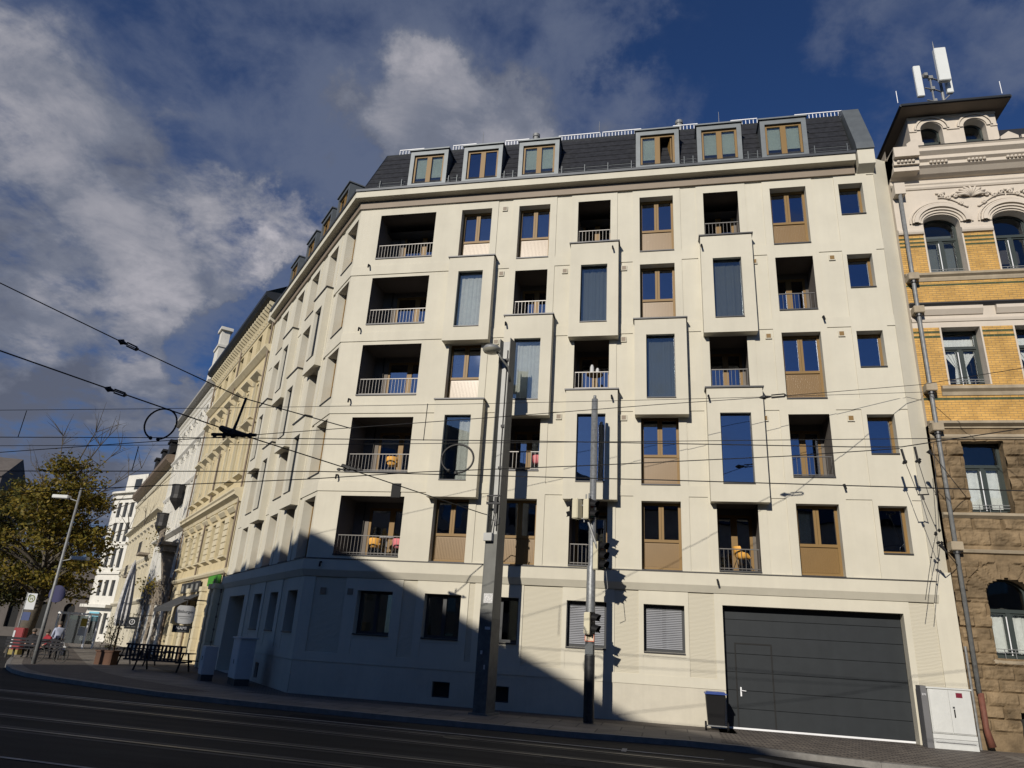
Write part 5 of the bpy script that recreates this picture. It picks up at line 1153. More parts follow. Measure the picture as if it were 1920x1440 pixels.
# --- pale cream house
a0, a1 = -62, -33.42; cw = []
for k in range(10):
    c = a1-1.5-2.75*k
    for z0, z1 in ((.6, 3.2), (5.0, 7.2), (8.6, 11.0), (13.0, 15.2)): cw.append((c-.55, c+.55, z0-.6, z1-.6))
ch = simple_house('cream_house', 'pale cream plastered house with iron balconies farther down the side street', L, a0, a1, -4, 16.4, M['cream2'], cw, tuple(L.P(a1-5, 0, 0)))
for x in cw: dwin(ch, L, *x, 'white_metal')
m = MB()
for zz, pr in ((3.4, .3), (7.4, .2), (11.6, .55), (15.2, .2)): bandp(m, L, a0, a1, [(0, zz), (.1, zz+.02), (pr, zz+.22), (pr, zz+.34), (0, zz+.42)])
for k in range(10):
    c = a1-1.5-2.75*k
    for z in (7.2, 11.0): bandp(m, L, c-.8, c+.8, [(0, z-.5), (.3, z-.3), (.3, z-.2), (0, z-.1)])
    for s in (-.8, .68): m.box(L, c+s, c+s+.12, 0, .12, 4, 15)
m.build('mouldings', M['cream2'], ch)
m = MB(); bandp(m, L, a0, a1, [(0, 16.1), (.5, 16.2), (.8, 16.5), (.8, 16.9), (.4, 17.0), (-.4, 17.0), (-.4, 16.1)]); m.build('eaves', M['gutter'], ch)
m = MB(); m.poly([L.P(a0, .6, 16.9), L.P(a1, .6, 16.9), L.P(a1, -2, 19.2), L.P(a0, -2, 19.2)]); rc = m.build('roof', M['tile_old'], ch)
for c in (-36, -41, -46): m = MB(); m.box(L, c-.7, c+.7, -1.4, .45, 17.0, 18.6); m.box(L, c-.9, c+.9, -1.4, .6, 18.6, 18.8); m.build('dormer', M['iron'], rc)
for c, z in ((-36.3, 7.9), (-44.5, 6.2)):
    m = MB(); m.box(L, c-1.3, c+1.3, 0, 1.0, z-.2, z); m.build('balcony_slab', M['stone2'], ch); railing(ch, L, c-1.25, c+1.25, z, z+1.0, .95)
# --- white rounded corner house at the far end
e0 = L.P(-62.2, 0, 0); wr = thing('white_corner_house', tuple(e0), 'bright white rounded corner house at the far end of the side street', 'building')
def far_wall():
    an_ = rad(163); d1 = Vector((math.cos(an_), math.sin(an_), 0)); n1 = Vector((-d1.y, d1.x, 0)); n1 = n1 if n1.dot(CAM-e0) > 0 else -n1
    pts = [e0+d1*0, e0+d1*4.4]
    for k in range(1, 9):
        t = rad(10*k); pts.append(e0+d1*4.4+d1*2.2*math.sin(t)-n1*2.2*(1-math.cos(t)))
    pts.append(pts[-1]-n1*12)
    m = MB(); w = MB(); tr = MB()
    for k in range(len(pts)-1):
        a, b = pts[k], pts[k+1]; dd = (b-a).normalized(); ln_ = (b-a).length; nn = Vector((dd.y, -dd.x, 0)); nn = nn if nn.dot(n1) > -.2 and nn.dot(n1+d1) > 0 else -nn
        ff = Fr((a.x, a.y), (dd.x, dd.y), (nn.x, nn.y)); hs = []
        if k == 0: hs = [(x, x+.75, z0, z1, .22) for x in (.6, 1.9, 3.2) for z0, z1 in ((.2, 2.6), (4.6, 6.5), (8.0, 10.4), (11.2, 13.6), (14.3, 16.2))]
        wall_grid(m, ff, 0, ln_, -4, 17.6, hs)
        for h in hs: w = MB(); w.quad(ff, h[0], h[1], -.2, h[2], h[3]); w.build('window', M['frame_dark'], wr)
        for z, pr, hh in ((3.2, .9, .35), (7.2, .2, .25), (10.8, .12, .15), (16.7, .3, .3), (17.4, .5, .25)): tr.box(ff, 0, ln_, 0, pr, z, z+hh)
    m.build('wall', M['whites'], wr); tr.build('mouldings', M['whites'], wr)
    r_ = MB(); r_.poly([q+Vector((0, 0, 17.65)) for q in pts]+[e0-n1*14+Vector((0, 0, 17.65))]); r_.build('roof', M['zinc'], wr)
    f = Fr((e0.x, e0.y), (d1.x, d1.y), (n1.x, n1.y)); s = MB(); s.box(f, 1.0, 5.2, -5, -1.2, 17.6, 20.2); s.build('roof_storey', M['whites'], wr); s = MB(); s.box(f, 2.0, 3.4, -1.2, -1.17, 18.2, 19.6); s.build('attic_window', M['frame_dark'], wr)
    b_ = MB(); b_.box(f, 2.2, 4.2, .02, .08, 1.6, 2.7); b_.build('blue_banner', mat('pale_blue_banner', (.18, .45, .56), .6), wr)
far_wall()
# --- dark arcaded building and a taller one beyond the square
fb = Fr((-86, 62), (.90, .43), (.43, -.90))
ah = thing('arcade_building', (-80, 62, -4), 'dark shaded stone building with arched windows beyond the trees', 'building')
m = MB(); ha = []
for k in range(16): ha.append((-22+3.4*k, -20.6+3.4*k, .2, 3.7, .5)); 
wall_grid(m, fb, -26, 36, -6, 7.2, ha)
for h in ha: arch_fill(m, fb, h[0], h[1], 3.0, 3.7, 0, .5)
m.box(fb, -26, 36, 0, .5, 4.6, 4.9); m.box(fb, -26, 36, 0, .7, 6.9, 7.3); m.poly([fb.P(-26, .5, 7.3), fb.P(36, .5, 7.3), fb.P(36, -6, 10.5), fb.P(-26, -6, 10.5)])
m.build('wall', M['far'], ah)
for h in ha: w = MB(); w.quad(fb, h[0], h[1], -.45, h[2], h[3]); w.build('arched_window', M['black'], ah)
th = thing('tower_block', (-102, 62, -4), 'dark brown gabled building at the far left edge behind the tree', 'building')
m = MB(); ft = Fr((-96, 58), (.90, .43), (.43, -.90)); hw_ = [(-17+2.6*k, -15.6+2.6*k, z, z+2.1, .3) for k in range(7) for z in (8, 11.5, 15)]
wall_grid(m, ft, -20, 3.2, -6, 20.5, hw_); m.poly([ft.P(-20, 0, 20.5), ft.P(3.2, 0, 20.5), ft.P(3.2, -8, 20.5), ft.P(-20, -8, 20.5)]); m.prism([ft.P(3.2, .3, 20.3), ft.P(3.2, -5, 24), ft.P(3.2, -9, 20.3)], ft.u*-23); m.poly([ft.P(3.2, 0, -6), ft.P(3.2, -9, -6), ft.P(3.2, -9, 20.5), ft.P(3.2, 0, 20.5)])
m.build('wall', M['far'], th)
for h in hw_: w = MB(); w.quad(ft, h[0], h[1], -.28, h[2], h[3]); w.build('window', M['glass_dark'], th)

# ------------------------------------------------------------------ trees
M['bark'] = mat('bark', (.085, .072, .055), .9, var=.3, scale=4, bump=.8, bscale=12)
def mat_leaf(name, cols):
    m, n, out = nt(name); lk = n.links.new
    p = nd(n, 'ShaderNodeBsdfPrincipled'); p.inputs['Roughness'].default_value = .6; p.inputs['Specular IOR Level'].default_value = .25
    gi = nd(n, 'ShaderNodeNewGeometry'); rp = nd(n, 'ShaderNodeValToRGB'); lk(gi.outputs['Random Per Island'], rp.inputs[0])
    e = rp.color_ramp.elements; e[0].color = (*cols[0], 1); e[1].color = (*cols[-1], 1)
    for k, c in enumerate(cols[1:-1]): x = e.new((k+1)/(len(cols)-1)); x.color = (*c, 1)
    lk(rp.outputs[0], p.inputs['Base Color'])
    t = nd(n, 'ShaderNodeBsdfTranslucent'); lk(rp.outputs[0], t.inputs['Color']); mx = nd(n, 'ShaderNodeMixShader'); mx.inputs[0].default_value = .3
    lk(p.outputs[0], mx.inputs[1]); lk(t.outputs[0], mx.inputs[2]); lk(mx.outputs[0], out.inputs[0]); return m
M['leaf'] = mat_leaf('autumn_leaves', [(.05, .058, .013), (.13, .112, .019), (.235, .175, .024), (.12, .08, .017)])
M['leaf2'] = mat_leaf('dull_leaves', [(.03, .04, .012), (.06, .06, .014), (.10, .075, .016)])
def tree(p, label, seed, env, nclump, nleaf, lm='leaf', trunk_r=.36, bare=(), fork=3.2, name='autumn_tree', ls=.13, spread=.46, lean=(0, 0)):
    # env: list of (height, radius) of the crown; bare: extra leafless limbs (direction x, y, height)
    r = random.Random(seed); p = Vector(p); t = thing(name, p, label, 'tree', 'autumn trees at the street corner'); mb = MB()
    ztop = env[-1][0]
    axis = lambda z: p+Vector((lean[0]*z+.25*math.sin(z*.7+seed), lean[1]*z+.25*math.cos(z*.6+seed)-.25, z))
    zs = [-.4]+[fork*k/4 for k in range(1, 5)]+[fork+(ztop-fork)*k/7 for k in range(1, 8)]
    mb.tube([axis(z) for z in zs], [trunk_r*(1.25 if k == 0 else (1-.12*k) if k < 5 else .5*(1-(k-4)/7.6)) for k in range(len(zs))], 9, False)
    def rad_at(z):
        for (z0, r0), (z1, r1) in zip(env, env[1:]):
            if z0 <= z <= z1: return r0+(r1-r0)*(z-z0)/(z1-z0)
        return 0
    def limb(q0, q1, r0, n=5, twigs=2, droop=.0):
        d = q1-q0; s = d.cross(Vector((0, 0, 1))); pts = []; w1, w2 = r.uniform(-.12, .12), r.uniform(-.1, .1)
        for k in range(n+1):
            f = k/n; pts.append(q0+d*f+s*w1*math.sin(f*3.1)*.5+Vector((0, 0, d.length*(.10*math.sin(f*3.14)+w2*math.sin(f*6.2)*.3))))
        mb.tube(pts, [r0*(1-.8*k/n) for k in range(n+1)], 5 if r0 > .03 else 4, False)
        for k in range(twigs):
            b = pts[r.randint(2, n)]; e = b+Vector((r.uniform(-1, 1), r.uniform(-1, 1), r.uniform(.1, 1.1)))*d.length*.28; mb.tube([b, (b+e)/2+Vector((0, 0, .06)), e], [r0*.35, r0*.22, r0*.08], 4, False)
        return pts
    lf = MB(); cl = []
    for k in range(nclump):
        z = r.uniform(env[0][0], ztop); R_ = rad_at(z)
        if r.random() > (R_/max(e[1] for e in env))**.8+.12: continue
        a = r.uniform(0, 6.283); rr = R_*math.sqrt(r.uniform(.12, 1)); c = axis(z); c.x += rr*math.cos(a); c.y += rr*math.sin(a); cl.append(c)
        z0 = max(fork*.8, min(z-rr*.55, ztop-.6)); limb(axis(z0), c, max(.02, min(.13, trunk_r*.16+.012*rr))*r.uniform(.7, 1.2))
    for bx_, by_, bz_ in bare:
        e = p+Vector((bx_, by_, bz_)); z0 = min(bz_*.6, ztop*.75); pts = limb(axis(z0), e, .07, 6, 7)
        for k in range(5):
            b = pts[r.randint(2, 6)]; limb(b, b+Vector((r.uniform(-1, 1), r.uniform(-.6, .6), r.uniform(.3, 1.5)))*1.1, .022, 4, 5)
    mb.build('trunk', M['bark'], t, smooth=True)
    per = nleaf//max(1, len(cl))
    for c in cl:
        sp_ = spread*r.uniform(.7, 1.35)
        for k in range(per):
            g = c+Vector((r.gauss(0, sp_), r.gauss(0, sp_), r.gauss(-.05, sp_*.62))); s_ = ls*r.uniform(.6, 1.25)
            u_ = Vector((r.uniform(-1, 1), r.uniform(-1, 1), r.uniform(-.8, .8))).normalized(); w_ = u_.cross(Vector((r.uniform(-1, 1), r.uniform(-1, 1), r.uniform(-1, 1))))
            if w_.length < .1: continue
            w_.normalize(); lf.poly([g-u_*s_, g+w_*s_*.55, g+u_*s_, g-w_*s_*.55])
    lf.build('crown', M[lm], t); return t
pt = Vector((-38.2, 15.6, gz(-38.2, 15.6)))
tree(pt, 'large autumn tree with olive yellow leaves and bare topmost twigs', 5, [(3.4, 1.8), (4.6, 3.6), (6.5, 3.9), (8.5, 3.2), (10.3, 2.2), (11.8, .9)], 80, 13500, 'leaf', .5, [(-1.5, 0, 13.6), (.8, .5, 14.6), (2.6, 0, 14.2), (3.6, -.4, 12.6), (-3.5, 0, 11.8), (5.2, 0, 11.4), (5.8, .3, 9.4), (6.4, 0, 7.8)], 3.4, lean=(.02, 0))
q_ = Vector((pt.x-9, pt.y+6, gz(pt.x-9, pt.y+6)-.3)); tree(q_, 'dull green tree behind the large autumn tree at the left edge', 9, [(3.4, 2.2), (5, 4.4), (8, 4.6), (10, 3.2), (12, .8)], 110, 16000, 'leaf2', .36, [(1, 0, 13)], 3.2)
q_ = Vector((pt.x-1, pt.y+14, gz(pt.x-1, pt.y+14))); tree(q_, 'thin half bare tree standing behind the autumn tree in front of the white house', 21, [(4, 1.5), (6, 2.6), (9, 2.2), (11, .6)], 26, 1500, 'leaf', .24, [(1.5, 0, 13.5), (3.5, 0, 12.2), (4.4, 0, 9), (-2, 0, 12.5), (2.2, 0, 15)], 3.4, ls=.11)
# ------------------------------------------------------------------ things on the wide pavement
lp = G(62, 1245); sl = thing('street_lamp', tuple(lp), 'tall grey street lamp with two flat heads at different heights by the autumn tree', 'street lamp')
m = MB(); m.tube([lp, lp+Vector((0, 0, 2.2)), lp+Vector((0, 0, 7.5))], [.09, .075, .045], 10); m.build('pole', M['galv'], sl, smooth=True)
rx = CR.copy(); rx.z = 0; rx.normalize()
for s, z in ((-1, 7.0), (1, 4.35)):
    m = MB(); m.tube([lp+Vector((0, 0, z-.12)), lp+rx*s*.45+Vector((0, 0, z))], .025, 6); m.build('lamp_arm', M['galv'], sl)
    q = Fr((lp.x, lp.y), (rx.x, rx.y), (rx.y, -rx.x)); m = MB(); a, b = sorted((s*.42, s*1.15)); m.box(q, a, b, -.16, .16, lp.z+z-.03, lp.z+z+.12); m.build('lamp_head', M['cab'], sl, bevel=.02)
rs_ = thing('road_sign', tuple(lp+Vector((.25, 0, 2.9))), 'round dark blue traffic sign fixed to the street lamp pole', 'sign')
m = MB(); c = lp+rx*.22+Vector((0, 0, 2.85)); fd = Vector((rx.y, -rx.x, 0)); m.prism([c+rx*.36*math.cos(k*.2618)+Vector((0, 0, .36*math.sin(k*.2618))) for k in range(24)], fd*.03); m.build('sign_disc', mat('dark_blue_sign', (.012, .012, .07), .4), rs_)
m = MB(); m.tube([lp+Vector((0, 0, 2.85)), c], .03, 6); m.build('clamp', M['galv'], rs_)
# tram stop pole with round sign
sp0 = Vector((-36.5, 13.2, gz(-36.5, 13.2))); ts = thing('stop_sign', tuple(sp0), 'tram stop pole with a white board and round yellow green H', 'sign'); zt0 = 3.3
m = MB(); m.tube([sp0, sp0+Vector((0, 0, zt0))], .04, 8); m.build('pole', M['galv'], ts)
q = Fr((sp0.x, sp0.y), (rx.x, rx.y), (rx.y, -rx.x)); m = MB(); m.box(q, .04, .6, -.02, .02, sp0.z+2.35, sp0.z+3.25); bd = m.build('board', M['signw'], ts)
m = MB(); archivolt(m, q, .32, sp0.z+2.95, .15, .21, .02, .028, 24, 1, 0, 2*math.pi); m.box(q, .24, .28, .02, .028, sp0.z+2.86, sp0.z+3.04); m.box(q, .36, .40, .02, .028, sp0.z+2.86, sp0.z+3.04); m.box(q, .28, .36, .02, .028, sp0.z+2.93, sp0.z+2.97); m.build('emblem', mat('olive_green', (.12, .14, .02), .5), bd)
m = MB(); m.box(q, .04, .5, -.02, .02, sp0.z+1.75, sp0.z+2.2); m.build('blue_board', mat('blue_board', (.03, .05, .14), .5), ts)
# far traffic signal
fp_ = G(5, 1190); tf = thing('traffic_light', tuple(fp_), 'distant dark traffic light on a thin pole at the left edge', 'traffic light')
fp_ = Vector((-46, 24, gz(-46, 24)-.1)); tf.location = fp_
m = MB(); m.tube([fp_, fp_+Vector((0, 0, 4.8))], .06, 6); m.build('pole', M['galv'], tf); q = Fr((fp_.x, fp_.y), (rx.x, rx.y), (rx.y, -rx.x))
m = MB(); m.box(q, .1, .7, -.1, .1, fp_.z+4.0, fp_.z+5.4); m.build('signal_head', M['black_plastic'], tf); m = MB(); frame_bars(m, q, .06, .74, fp_.z+3.95, fp_.z+5.45, .1, .12, .05); m.build('backing_edge', M['white_metal'], tf)
# red litter bin / post box
rp_ = G(26, 1227); rb = thing('red_stand', tuple(rp_), 'red and white slanted stand beside the stop pole', 'stand'); q = Fr((rp_.x, rp_.y), (rx.x, rx.y), (rx.y, -rx.x))
m = MB(); m.box(q, -.25, .3, -.2, .2, rp_.z+.25, rp_.z+1.35); m.build('body', mat('red_paint', (.22, .015, .02), .5), rb, bevel=.03); m = MB(); m.box(q, -.22, -.12, .2, .215, rp_.z+.3, rp_.z+1.2); m.build('stripe', M['signw'], rb); m = MB(); m.box(q, -.3, .3, -.25, .25, rp_.z, rp_.z+.25); m.build('foot', mat('straw_foot', (.25, .20, .06), .7), rb)
# shelter
ks = G(125, 1222); kx = Vector((-45.5, 27.5, gz(-45.5, 27.5))); q = Fr((kx.x, kx.y), (rx.x, rx.y), (rx.y, -rx.x))
sh_ = thing('shelter', tuple(kx), 'tram stop shelter with a pale frame and a yellow poster inside', 'shelter'); z = kx.z
m = MB(); m.box(q, -1.25, 1.35, -.8, .8, z+2.45, z+2.62); m.box(q, 1.22, 1.35, .6, .75, z, z+2.45); m.box(q, -.45, -.33, .6, .75, z, z+2.45); m.box(q, -1.25, -1.13, .6, .75, z, z+2.45); m.box(q, 1.22, 1.35, -.75, -.6, z, z+2.45); m.build('frame', M['white_metal'], sh_)
m = MB(); m.box(q, -1.2, 1.25, -.72, -.7, z+.3, z+2.4); m.build('back_glass', M['glass_dark'], sh_); m = MB(); m.box(q, -.1, .45, -.69, -.66, z+1.6, z+2.2); m.build('poster', mat('yellow_poster', (.45, .33, .03), .5), sh_); m = MB(); m.box(q, -.15, .5, -.69, -.66, z+.9, z+1.55); m.build('notice', M['signw'], sh_)
# metal barrier
mbx = Vector((-43, 30, gz(-43, 30))); m = MB(); q = Fr((mbx.x, mbx.y), (rx.x, rx.y), (rx.y, -rx.x)); o = q.P(3.5, 0, 0)
m.tube([q.P(3.0, 0, mbx.z), q.P(3.0, 0, mbx.z+.75), q.P(3.1, 0, mbx.z+.85), q.P(5.2, 0, mbx.z+.85), q.P(5.3, 0, mbx.z+.75), q.P(5.3, 0, mbx.z)], .03, 6); tag(m.build('barrier', M['white_metal']), 'low white tube barrier near the white corner house', 'barrier')
# ---- people: one skinned body each
def skin_person(name, p, yaw, label, joints, edges, radii, clothes):
    t = thing(name, p, label, 'person'); me = bpy.data.meshes.new('person_body'); cs, sn = math.cos(yaw), math.sin(yaw)
    R_ = lambda v: Vector((v[0]*cs-v[1]*sn, v[0]*sn+v[1]*cs, v[2])); keys = list(joints)
    me.from_pydata([tuple(R_(joints[k])) for k in keys], [(keys.index(a), keys.index(b)) for a, b in edges], [])
    o = bpy.data.objects.new('tmp', me); COL.objects.link(o); o.modifiers.new('s', 'SKIN'); o.modifiers.new('u', 'SUBSURF').levels = 1
    for i, k in enumerate(keys): me.skin_vertices[0].data[i].radius = (radii[k], radii[k])
    me.skin_vertices[0].data[keys.index('pelvis')].use_root = True
    bpy.context.view_layer.update(); ev_ = o.evaluated_get(bpy.context.evaluated_depsgraph_get()); m2 = bpy.data.meshes.new_from_object(ev_); bpy.data.objects.remove(o)
    m2.materials.clear(); [m2.materials.append(x) for x in clothes]
    for f in m2.polygons:
        f.use_smooth = True; c = f.center
        zz = c.z; hp = joints['pelvis'][2]; hd = joints['neck'][2]
        near_hand = min((c-R_(joints[h])).length for h in ('handL', 'handR')) < .10
        f.material_index = 0 if near_hand else (0 if zz > hd+.03 else (1 if zz > hp+.02 else 2))
    b = bpy.data.objects.new('person_body', m2); COL.objects.link(b); b.parent = t
    hm = MB(); h = Vector(p)+R_(joints['head']); hm.ball(h+Vector((0, 0, .05)), .115, 10, (1, 1.05, .95)); hm.build('hair', M['hair'], t, smooth=True)
    return t
M['hair'] = mat('grey_brown_hair', (.10, .08, .065), .8); M['skin'] = mat('skin', (.45, .28, .20), .6); M['lblue'] = mat('light_blue_shirt', (.35, .38, .48), .8); M['darkcloth'] = mat('dark_cloth', (.02, .02, .024), .85); M['redcloth'] = mat('red_cloth', (.30, .02, .03), .8)
J = dict(pelvis=(0, 0, .95), belly=(0, .02, 1.1), chest=(0, .04, 1.3), neck=(0, .06, 1.47), head=(0, .09, 1.62), crown=(0, .09, 1.72), shL=(-.19, .04, 1.4), elL=(-.25, .02, 1.12), handL=(-.24, .14, .88), shR=(.19, .04, 1.4), elR=(.26, .0, 1.12), handR=(.27, .10, .86), hipL=(-.09, 0, .9), knL=(-.10, .12, .5), anL=(-.10, .05, .08), toL=(-.11, .2, .04), hipR=(.09, 0, .9), knR=(.10, .0, .5), anR=(.10, -.18, .10), toR=(.10, -.05, .05))
E_ = [('pelvis', 'belly'), ('belly', 'chest'), ('chest', 'neck'), ('neck', 'head'), ('head', 'crown'), ('chest', 'shL'), ('shL', 'elL'), ('elL', 'handL'), ('chest', 'shR'), ('shR', 'elR'), ('elR', 'handR'), ('pelvis', 'hipL'), ('hipL', 'knL'), ('knL', 'anL'), ('anL', 'toL'), ('pelvis', 'hipR'), ('hipR', 'knR'), ('knR', 'anR'), ('anR', 'toR')]
RD = dict(pelvis=.15, belly=.15, chest=.16, neck=.055, head=.105, crown=.06, shL=.07, elL=.05, handL=.04, shR=.07, elR=.05, handR=.04, hipL=.10, knL=.065, anL=.045, toL=.04, hipR=.10, knR=.065, anR=.045, toR=.04)
gp = G(97, 1236); skin_person('person', tuple(gp), rad(60), 'person in a light blue shirt and dark trousers carrying a white bag', J, E_, RD, [M['skin'], M['lblue'], M['darkcloth']])
bg = thing('shoulder_bag', tuple(gp+rx*.42+Vector((0, 0, .75))), 'white cloth bag hanging from the hand of the person in light blue', 'bag'); c = gp+rx*.4
q = Fr((c.x, c.y), (rx.x, rx.y), (rx.y, -rx.x)); m = MB(); m.prism([q.P(a, -.06, gp.z+zz) for a, zz in [(-.2, .22), (.2, .22), (.17, .62), (-.15, .62)]], q.n*.12); m.build('cloth', M['signw'], bg); m = MB(); m.tube([q.P(-.1, 0, gp.z+.6), q.P(-.05, 0, gp.z+.88), q.P(.08, 0, gp.z+.6)], .015, 5); m.build('strap', M['signw'], bg)
JS = dict(J); JS.update(pelvis=(0, -.1, .5), belly=(0, -.08, .68), chest=(0, -.04, .9), neck=(0, 0, 1.08), head=(0, .04, 1.22), crown=(0, .04, 1.32), shL=(-.19, -.03, 1.0), elL=(-.25, .05, .75), handL=(-.15, .3, .62), shR=(.19, -.03, 1.0), elR=(.25, .05, .75), handR=(.15, .3, .62), hipL=(-.1, -.05, .48), knL=(-.12, .38, .5), anL=(-.12, .36, .09), toL=(-.13, .5, .04), hipR=(.1, -.05, .48), knR=(.12, .38, .5), anR=(.12, .34, .09), toR=(.13, .48, .04))
for (px, py, yw, lb, cl) in ((52, 1233, 200, 'person in dark clothes sitting on the bench left of the tree trunk', 'darkcloth'), (78, 1236, 170, 'person in a red top sitting on the bench beside the street lamp', 'redcloth')):
    g_ = G(px, py); skin_person('person', tuple(g_), rad(yw), lb, JS, E_, RD, [M['skin'], M[cl], M['darkcloth']])
g_ = G(64, 1235); q = Fr((g_.x, g_.y), (rx.x, rx.y), (rx.y, -rx.x)); bn = thing('bench', tuple(g_), 'dark slatted bench around the trunk of the autumn tree', 'bench')
m = MB(); [m.box(q, -1.4, 1.4, -.28+.14*k, -.17+.14*k, g_.z+.42, g_.z+.46) for k in range(4)]; m.build('seat', M['darkcloth'], bn); m = MB(); [m.box(q, -1.4, 1.4, .28, .32, g_.z+.55+.14*k, g_.z+.65+.14*k) for k in range(3)]; m.build('backrest', M['darkcloth'], bn)
for x in (-1.3, 1.22):
    for d in (-.25, .25): m = MB(); m.box(q, x, x+.08, d-.03, d+.03, g_.z, g_.z+.42); m.build('leg', M['iron'], bn)
# bicycle
g_ = G(88, 1243); q = Fr((g_.x, g_.y), (rx.x, rx.y), (rx.y, -rx.x)); bc = thing('bicycle', tuple(g_), 'dark bicycle parked beside the street lamp', 'bicycle')
for x in (-.52, .52):
    m = MB(); archivolt(m, q, x, g_.z+.34, .31, .34, -.02, .02, 22, 1, 0, 2*math.pi)
    for k in range(8): m.tube([q.P(x, 0, g_.z+.34), q.P(x+.31*math.cos(k*.785), 0, g_.z+.34+.31*math.sin(k*.785))], .005, 4)
    m.build('wheel', M['iron'], bc)
m = MB(); P = lambda a, z: q.P(a, 0, g_.z+z)
for a, b in ((P(-.52, .34), P(-.2, .85)), (P(-.52, .34), P(-.02, .32)), (P(-.02, .32), P(-.2, .9)), (P(-.2, .8), P(.38, .82)), (P(-.02, .32), P(.4, .75)), (P(.36, .95), P(.52, .34))): m.tube([a, b], .018, 6)
m.tube([q.P(.36, -.28, g_.z+1.0), q.P(.38, 0, g_.z+.96), q.P(.36, .28, g_.z+1.0)], .014, 6); m.build('frame', M['darkcloth'], bc); m = MB(); m.ball(P(-.22, .93), .1, 8, (1.3, .7, .35)); m.build('saddle', M['iron'], bc)
# cafe: closed parasol, planter, tables and benches
pg = G(207, 1246); ps = thing('parasol', tuple(pg), 'closed white patterned parasol on a wooden pole outside the cafe', 'parasol')
m = MB(); m.tube([pg, pg+Vector((0, 0, 4.6))], .045, 8); m.build('pole', mat('parasol_wood', (.10, .06, .035), .6), ps); m = MB()
prof = [(.30, 1.75), (.27, 1.7), (.33, 2.2), (.30, 2.9), (.22, 3.8), (.10, 4.5), (.02, 4.75)]; i0 = len(m.v)
for r0, z in prof:
    for j in range(20): rr_ = r0*(1 if j % 2 else .72); a = 2*math.pi*j/20; m.v.append(pg+Vector((rr_*math.cos(a), rr_*math.sin(a), z)))
for k in range(len(prof)-1):
    for j in range(20): m.f.append([i0+k*20+j, i0+k*20+(j+1) % 20, i0+(k+1)*20+(j+1) % 20, i0+(k+1)*20+j])
m.build('canopy', mat('patterned_canvas', (.50, .49, .48), .85, var=.5, scale=5), ps, smooth=False)
pn = G(197, 1246); pl_ = thing('planter', tuple(pn), 'brown wooden planter box with a small leafy shrub beside the parasol', 'planter'); q = Fr((pn.x, pn.y), (rx.x, rx.y), (rx.y, -rx.x))
m = MB(); m.box(q, -.38, .38, -.3, .3, pn.z, pn.z+.55); m.box(q, -.42, .42, -.34, .34, pn.z+.55, pn.z+.62); m.build('box', mat('planter_wood', (.09, .04, .02), .7, var=.3), pl_); m = MB(); r = random.Random(3)
for k in range(14): m.tube([pn+Vector((0, 0, .5)), pn+Vector((r.uniform(-.4, .4), r.uniform(-.4, .4), r.uniform(1.2, 2.2)))], .01, 4)
m.build('stems', M['bark'], pl_); m = MB()
for k in range(260):
    g0 = pn+Vector((r.gauss(0, .25), r.gauss(0, .25), r.uniform(.7, 2.1))); u_ = Vector((r.uniform(-1, 1), r.uniform(-1, 1), r.uniform(-1, 1))).normalized()*.08; w_ = u_.cross(Vector((0, 0, 1)))*.6; m.poly([g0-u_, g0+w_, g0+u_, g0-w_])
m.build('leaves', M['leaf2'], pl_)
def picnic(px, py, ln_, label, nm='picnic_table'):
    g_ = G(px, py); t = thing(nm, tuple(g_), label, 'table', 'cafe tables on the pavement'); q = Fr((g_.x, g_.y), (rx.x, rx.y), (rx.y, -rx.x)); z = g_.z; wd_ = M['darkcloth']
    m = MB(); [m.box(q, -ln_/2, ln_/2, -.36+.15*k, -.23+.15*k, z+.72, z+.76) for k in range(5)]; m.build('tabletop', wd_, t)
    for d in (-.75, .62):
        m = MB(); m.box(q, -ln_/2, ln_/2, d, d+.26, z+.42, z+.46); m.build('seat', wd_, t)
    for x in (-ln_/2+.25, ln_/2-.33):
        m = MB(); m.box(q, x, x+.08, -.7, .8, z+.36, z+.42); m.tube([q.P(x+.04, -.6, z), q.P(x+.04, -.25, z+.72)], .04, 4); m.tube([q.P(x+.04, .6, z), q.P(x+.04, .25, z+.72)], .04, 4); m.build('trestle', wd_, t)
    return t
t = picnic(302, 1258, 2.4, 'long black table and bench set outside the cafe, nearest the corner')
g_ = t.location; q = Fr((g_.x, g_.y), (rx.x, rx.y), (rx.y, -rx.x)); m = MB(); [m.box(q, -1.2+.16*k, -1.12+.16*k, .9, .93, g_.z+.45, g_.z+1.0) for k in range(15)]; m.box(q, -1.25, 1.25, .88, .95, g_.z+.98, g_.z+1.05); m.box(q, -1.25, 1.25, .88, .95, g_.z+.40, g_.z+.46); m.build('backrest', M['darkcloth'], t)
picnic(255, 1247, 1.8, 'small dark table with benches between parasol and long black table')
picnic(326, 1237, 1.6, 'dark cafe table close to the shop front under the awning')
for px, py, lb in ((362, 1240, 'small bush with a pale flower pot beside the shop pilaster'), (322, 1228, 'yellow green pot plant at the cafe front')):
    g_ = G(px, py); t = thing('pot_plant', tuple(g_), lb, 'plant'); m = MB(); m.lathe(g_, [(.18, 0), (.26, .5), (.28, .52), (.2, .5)], 14); m.build('pot', M['signw'] if px > 350 else M['darkcloth'], t); m = MB(); r = random.Random(px)
    for k in range(420):
        c = g_+Vector((r.gauss(0, .24), r.gauss(0, .24), .95+r.gauss(0, .25))); u_ = Vector((r.uniform(-1, 1), r.uniform(-1, 1), r.uniform(-1, 1))).normalized()*.07; w_ = u_.cross(Vector((.3, .2, 1)))*.6; m.poly([c-u_, c+w_, c+u_, c-w_])
    m.build('leaves', M['leaf'] if px < 350 else M['leaf2'], t)
